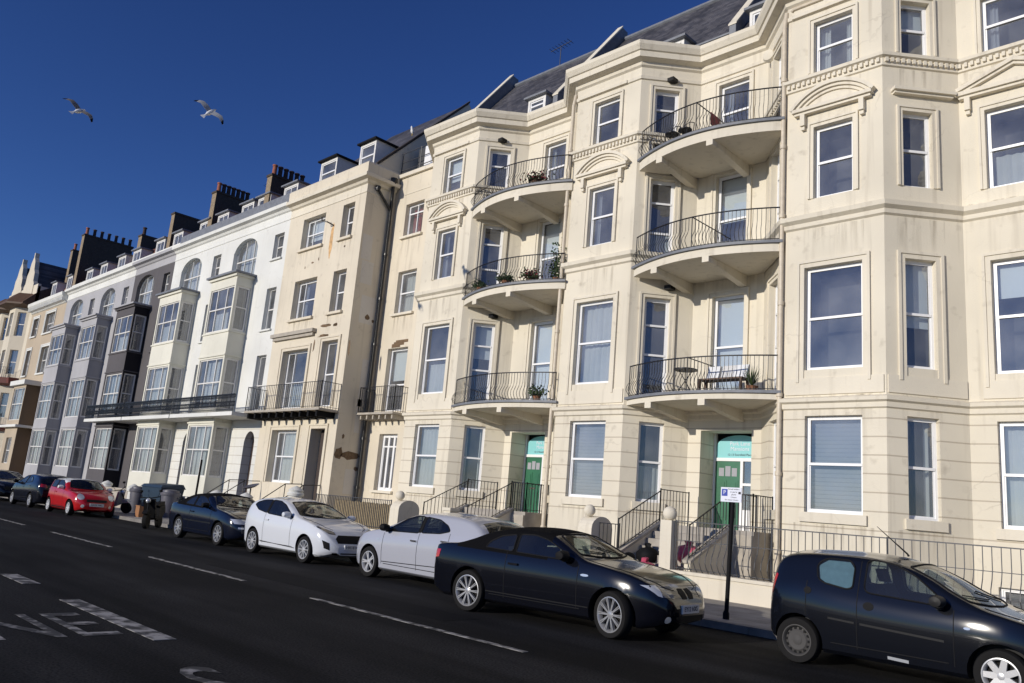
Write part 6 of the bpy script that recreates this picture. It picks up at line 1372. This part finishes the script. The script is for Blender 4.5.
# ------------------------------------------------------------------ gulls
def gull(label, pos, head, span=1.3, dark=False):
    t = thing('flying_gull', label, 'bird', pos, 'gulls in flight', 0, world=False)
    w = Vector((.46, .70, -.55)).normalized(); f = Vector(head); f = (f-w*f.dot(w)).normalized(); z = f.cross(w)
    if z.z < 0: w = -w; z = f.cross(w)
    m = Matrix((f, w, z)).transposed(); t.rotation_euler = m.to_euler(); t.scale = (.82, .82, .82)
    mb = MB(); mb.lathe((0, 0, 0), [(.01, -.30), (.03, -.22), (.075, -.1), (.085, .0), (.07, .12), (.05, .18), (.052, .22), (.035, .27), (.008, .29)], 12, axis='y'); mb.v = [(p[1], p[0], p[2]) for p in mb.v]
    sec = [(0.0, .10, -.10, .03), (.22, .13, -.10, .10), (.42, .12, -.06, .13), (.56, .05, -.10, .09), (.66, -.06, -.13, .04)]
    for s in (1, -1):
        up = []; lo = []
        for y, f, b, z in sec: up += [(f, s*y, z+.012), (b, s*y, z+.006)]; lo += [(f, s*y, z-.004), (b, s*y, z)]
        n = len(sec); vs = up+lo; fs = []
        for i in range(n-1): fs += [(2*i, 2*i+2, 2*i+3, 2*i+1), (2*n+2*i, 2*n+2*i+1, 2*n+2*i+3, 2*n+2*i+2), (2*i, 2*n+2*i, 2*n+2*i+2, 2*i+2), (2*i+1, 2*i+3, 2*n+2*i+3, 2*n+2*i+1)]
        fs.append((2*n-2, 2*n-1, 4*n-1, 4*n-2)); o = len(mb.f); mb.add(vs, fs, 1)
        for i in range(n-2, n-1):
            for j in range(4): mb.m[o+4*i+j] = 2
    mb.add([(-.24, -.03, .005), (-.24, .03, .005), (-.42, .09, .0), (-.42, -.09, .0)], [(0, 1, 2, 3)], 0); mb.add([(-.24, -.03, -.01), (-.24, .03, -.01), (-.42, .09, -.005), (-.42, -.09, -.005)], [(3, 2, 1, 0)], 0)
    mb.build('body', [M['skin_white'], M['grey_feather'] if not dark else plain('brown_feather', (.2, .18, .16), .8), M['black']], t, 50)
    mb = MB(); mb.lathe((0, 0, 0), [(.018, .27), (.012, .31), (.002, .345)], 6, axis='y'); mb.v = [(p[1], p[0], p[2]-.01) for p in mb.v]; mb.build('beak', M['beak'], t)
def along(px, py, dist):
    yaw, pitch, roll, f = 0.789747867, 0.206176194, 0.0849868766, 802.2
    d = Vector((-math.sin(yaw)*math.cos(pitch), math.cos(yaw)*math.cos(pitch), math.sin(pitch))); r = Vector((math.cos(yaw), math.sin(yaw), 0)); u = r.cross(d); c, s = math.cos(roll), math.sin(roll)
    v = d+(c*r+s*u)*((px-512)/f)-(-s*r+c*u)*((py-341.5)/f); return Vector((0, 0, 1.63))+v*dist
gull('brown winged gull gliding at the upper left, farther from the buildings', along(79, 111, 24), (-.35, .6, .5), dark=True)
gull('white gull gliding at the upper left, nearer to the buildings', along(210, 112.5, 24), (-.2, .55, .75))
def perched(label, x, y, z):
    t = thing('perched_gull', label, 'bird', (x, y, z)); mb = MB(); mb.lathe((x, y, z+.12), [(.02, -.02), (.075, .05), (.08, .12), (.05, .22), (.05, .27), (.03, .32), (.005, .34)], 10); mb.v = [(a, b+(c-z-.2)*-.3, c) for a, b, c in mb.v]; mb.build('body', M['skin_white'], t, 50)
    mb = MB()
    for s in (-.03, .03): mb.tube([(x+s, y, z), (x+s, y, z+.16)], .008, 4)
    mb.build('legs', M['beak'], t)
perched('white gull standing on the gable top of the peeling house', -28.0, 20.2, 17.95)
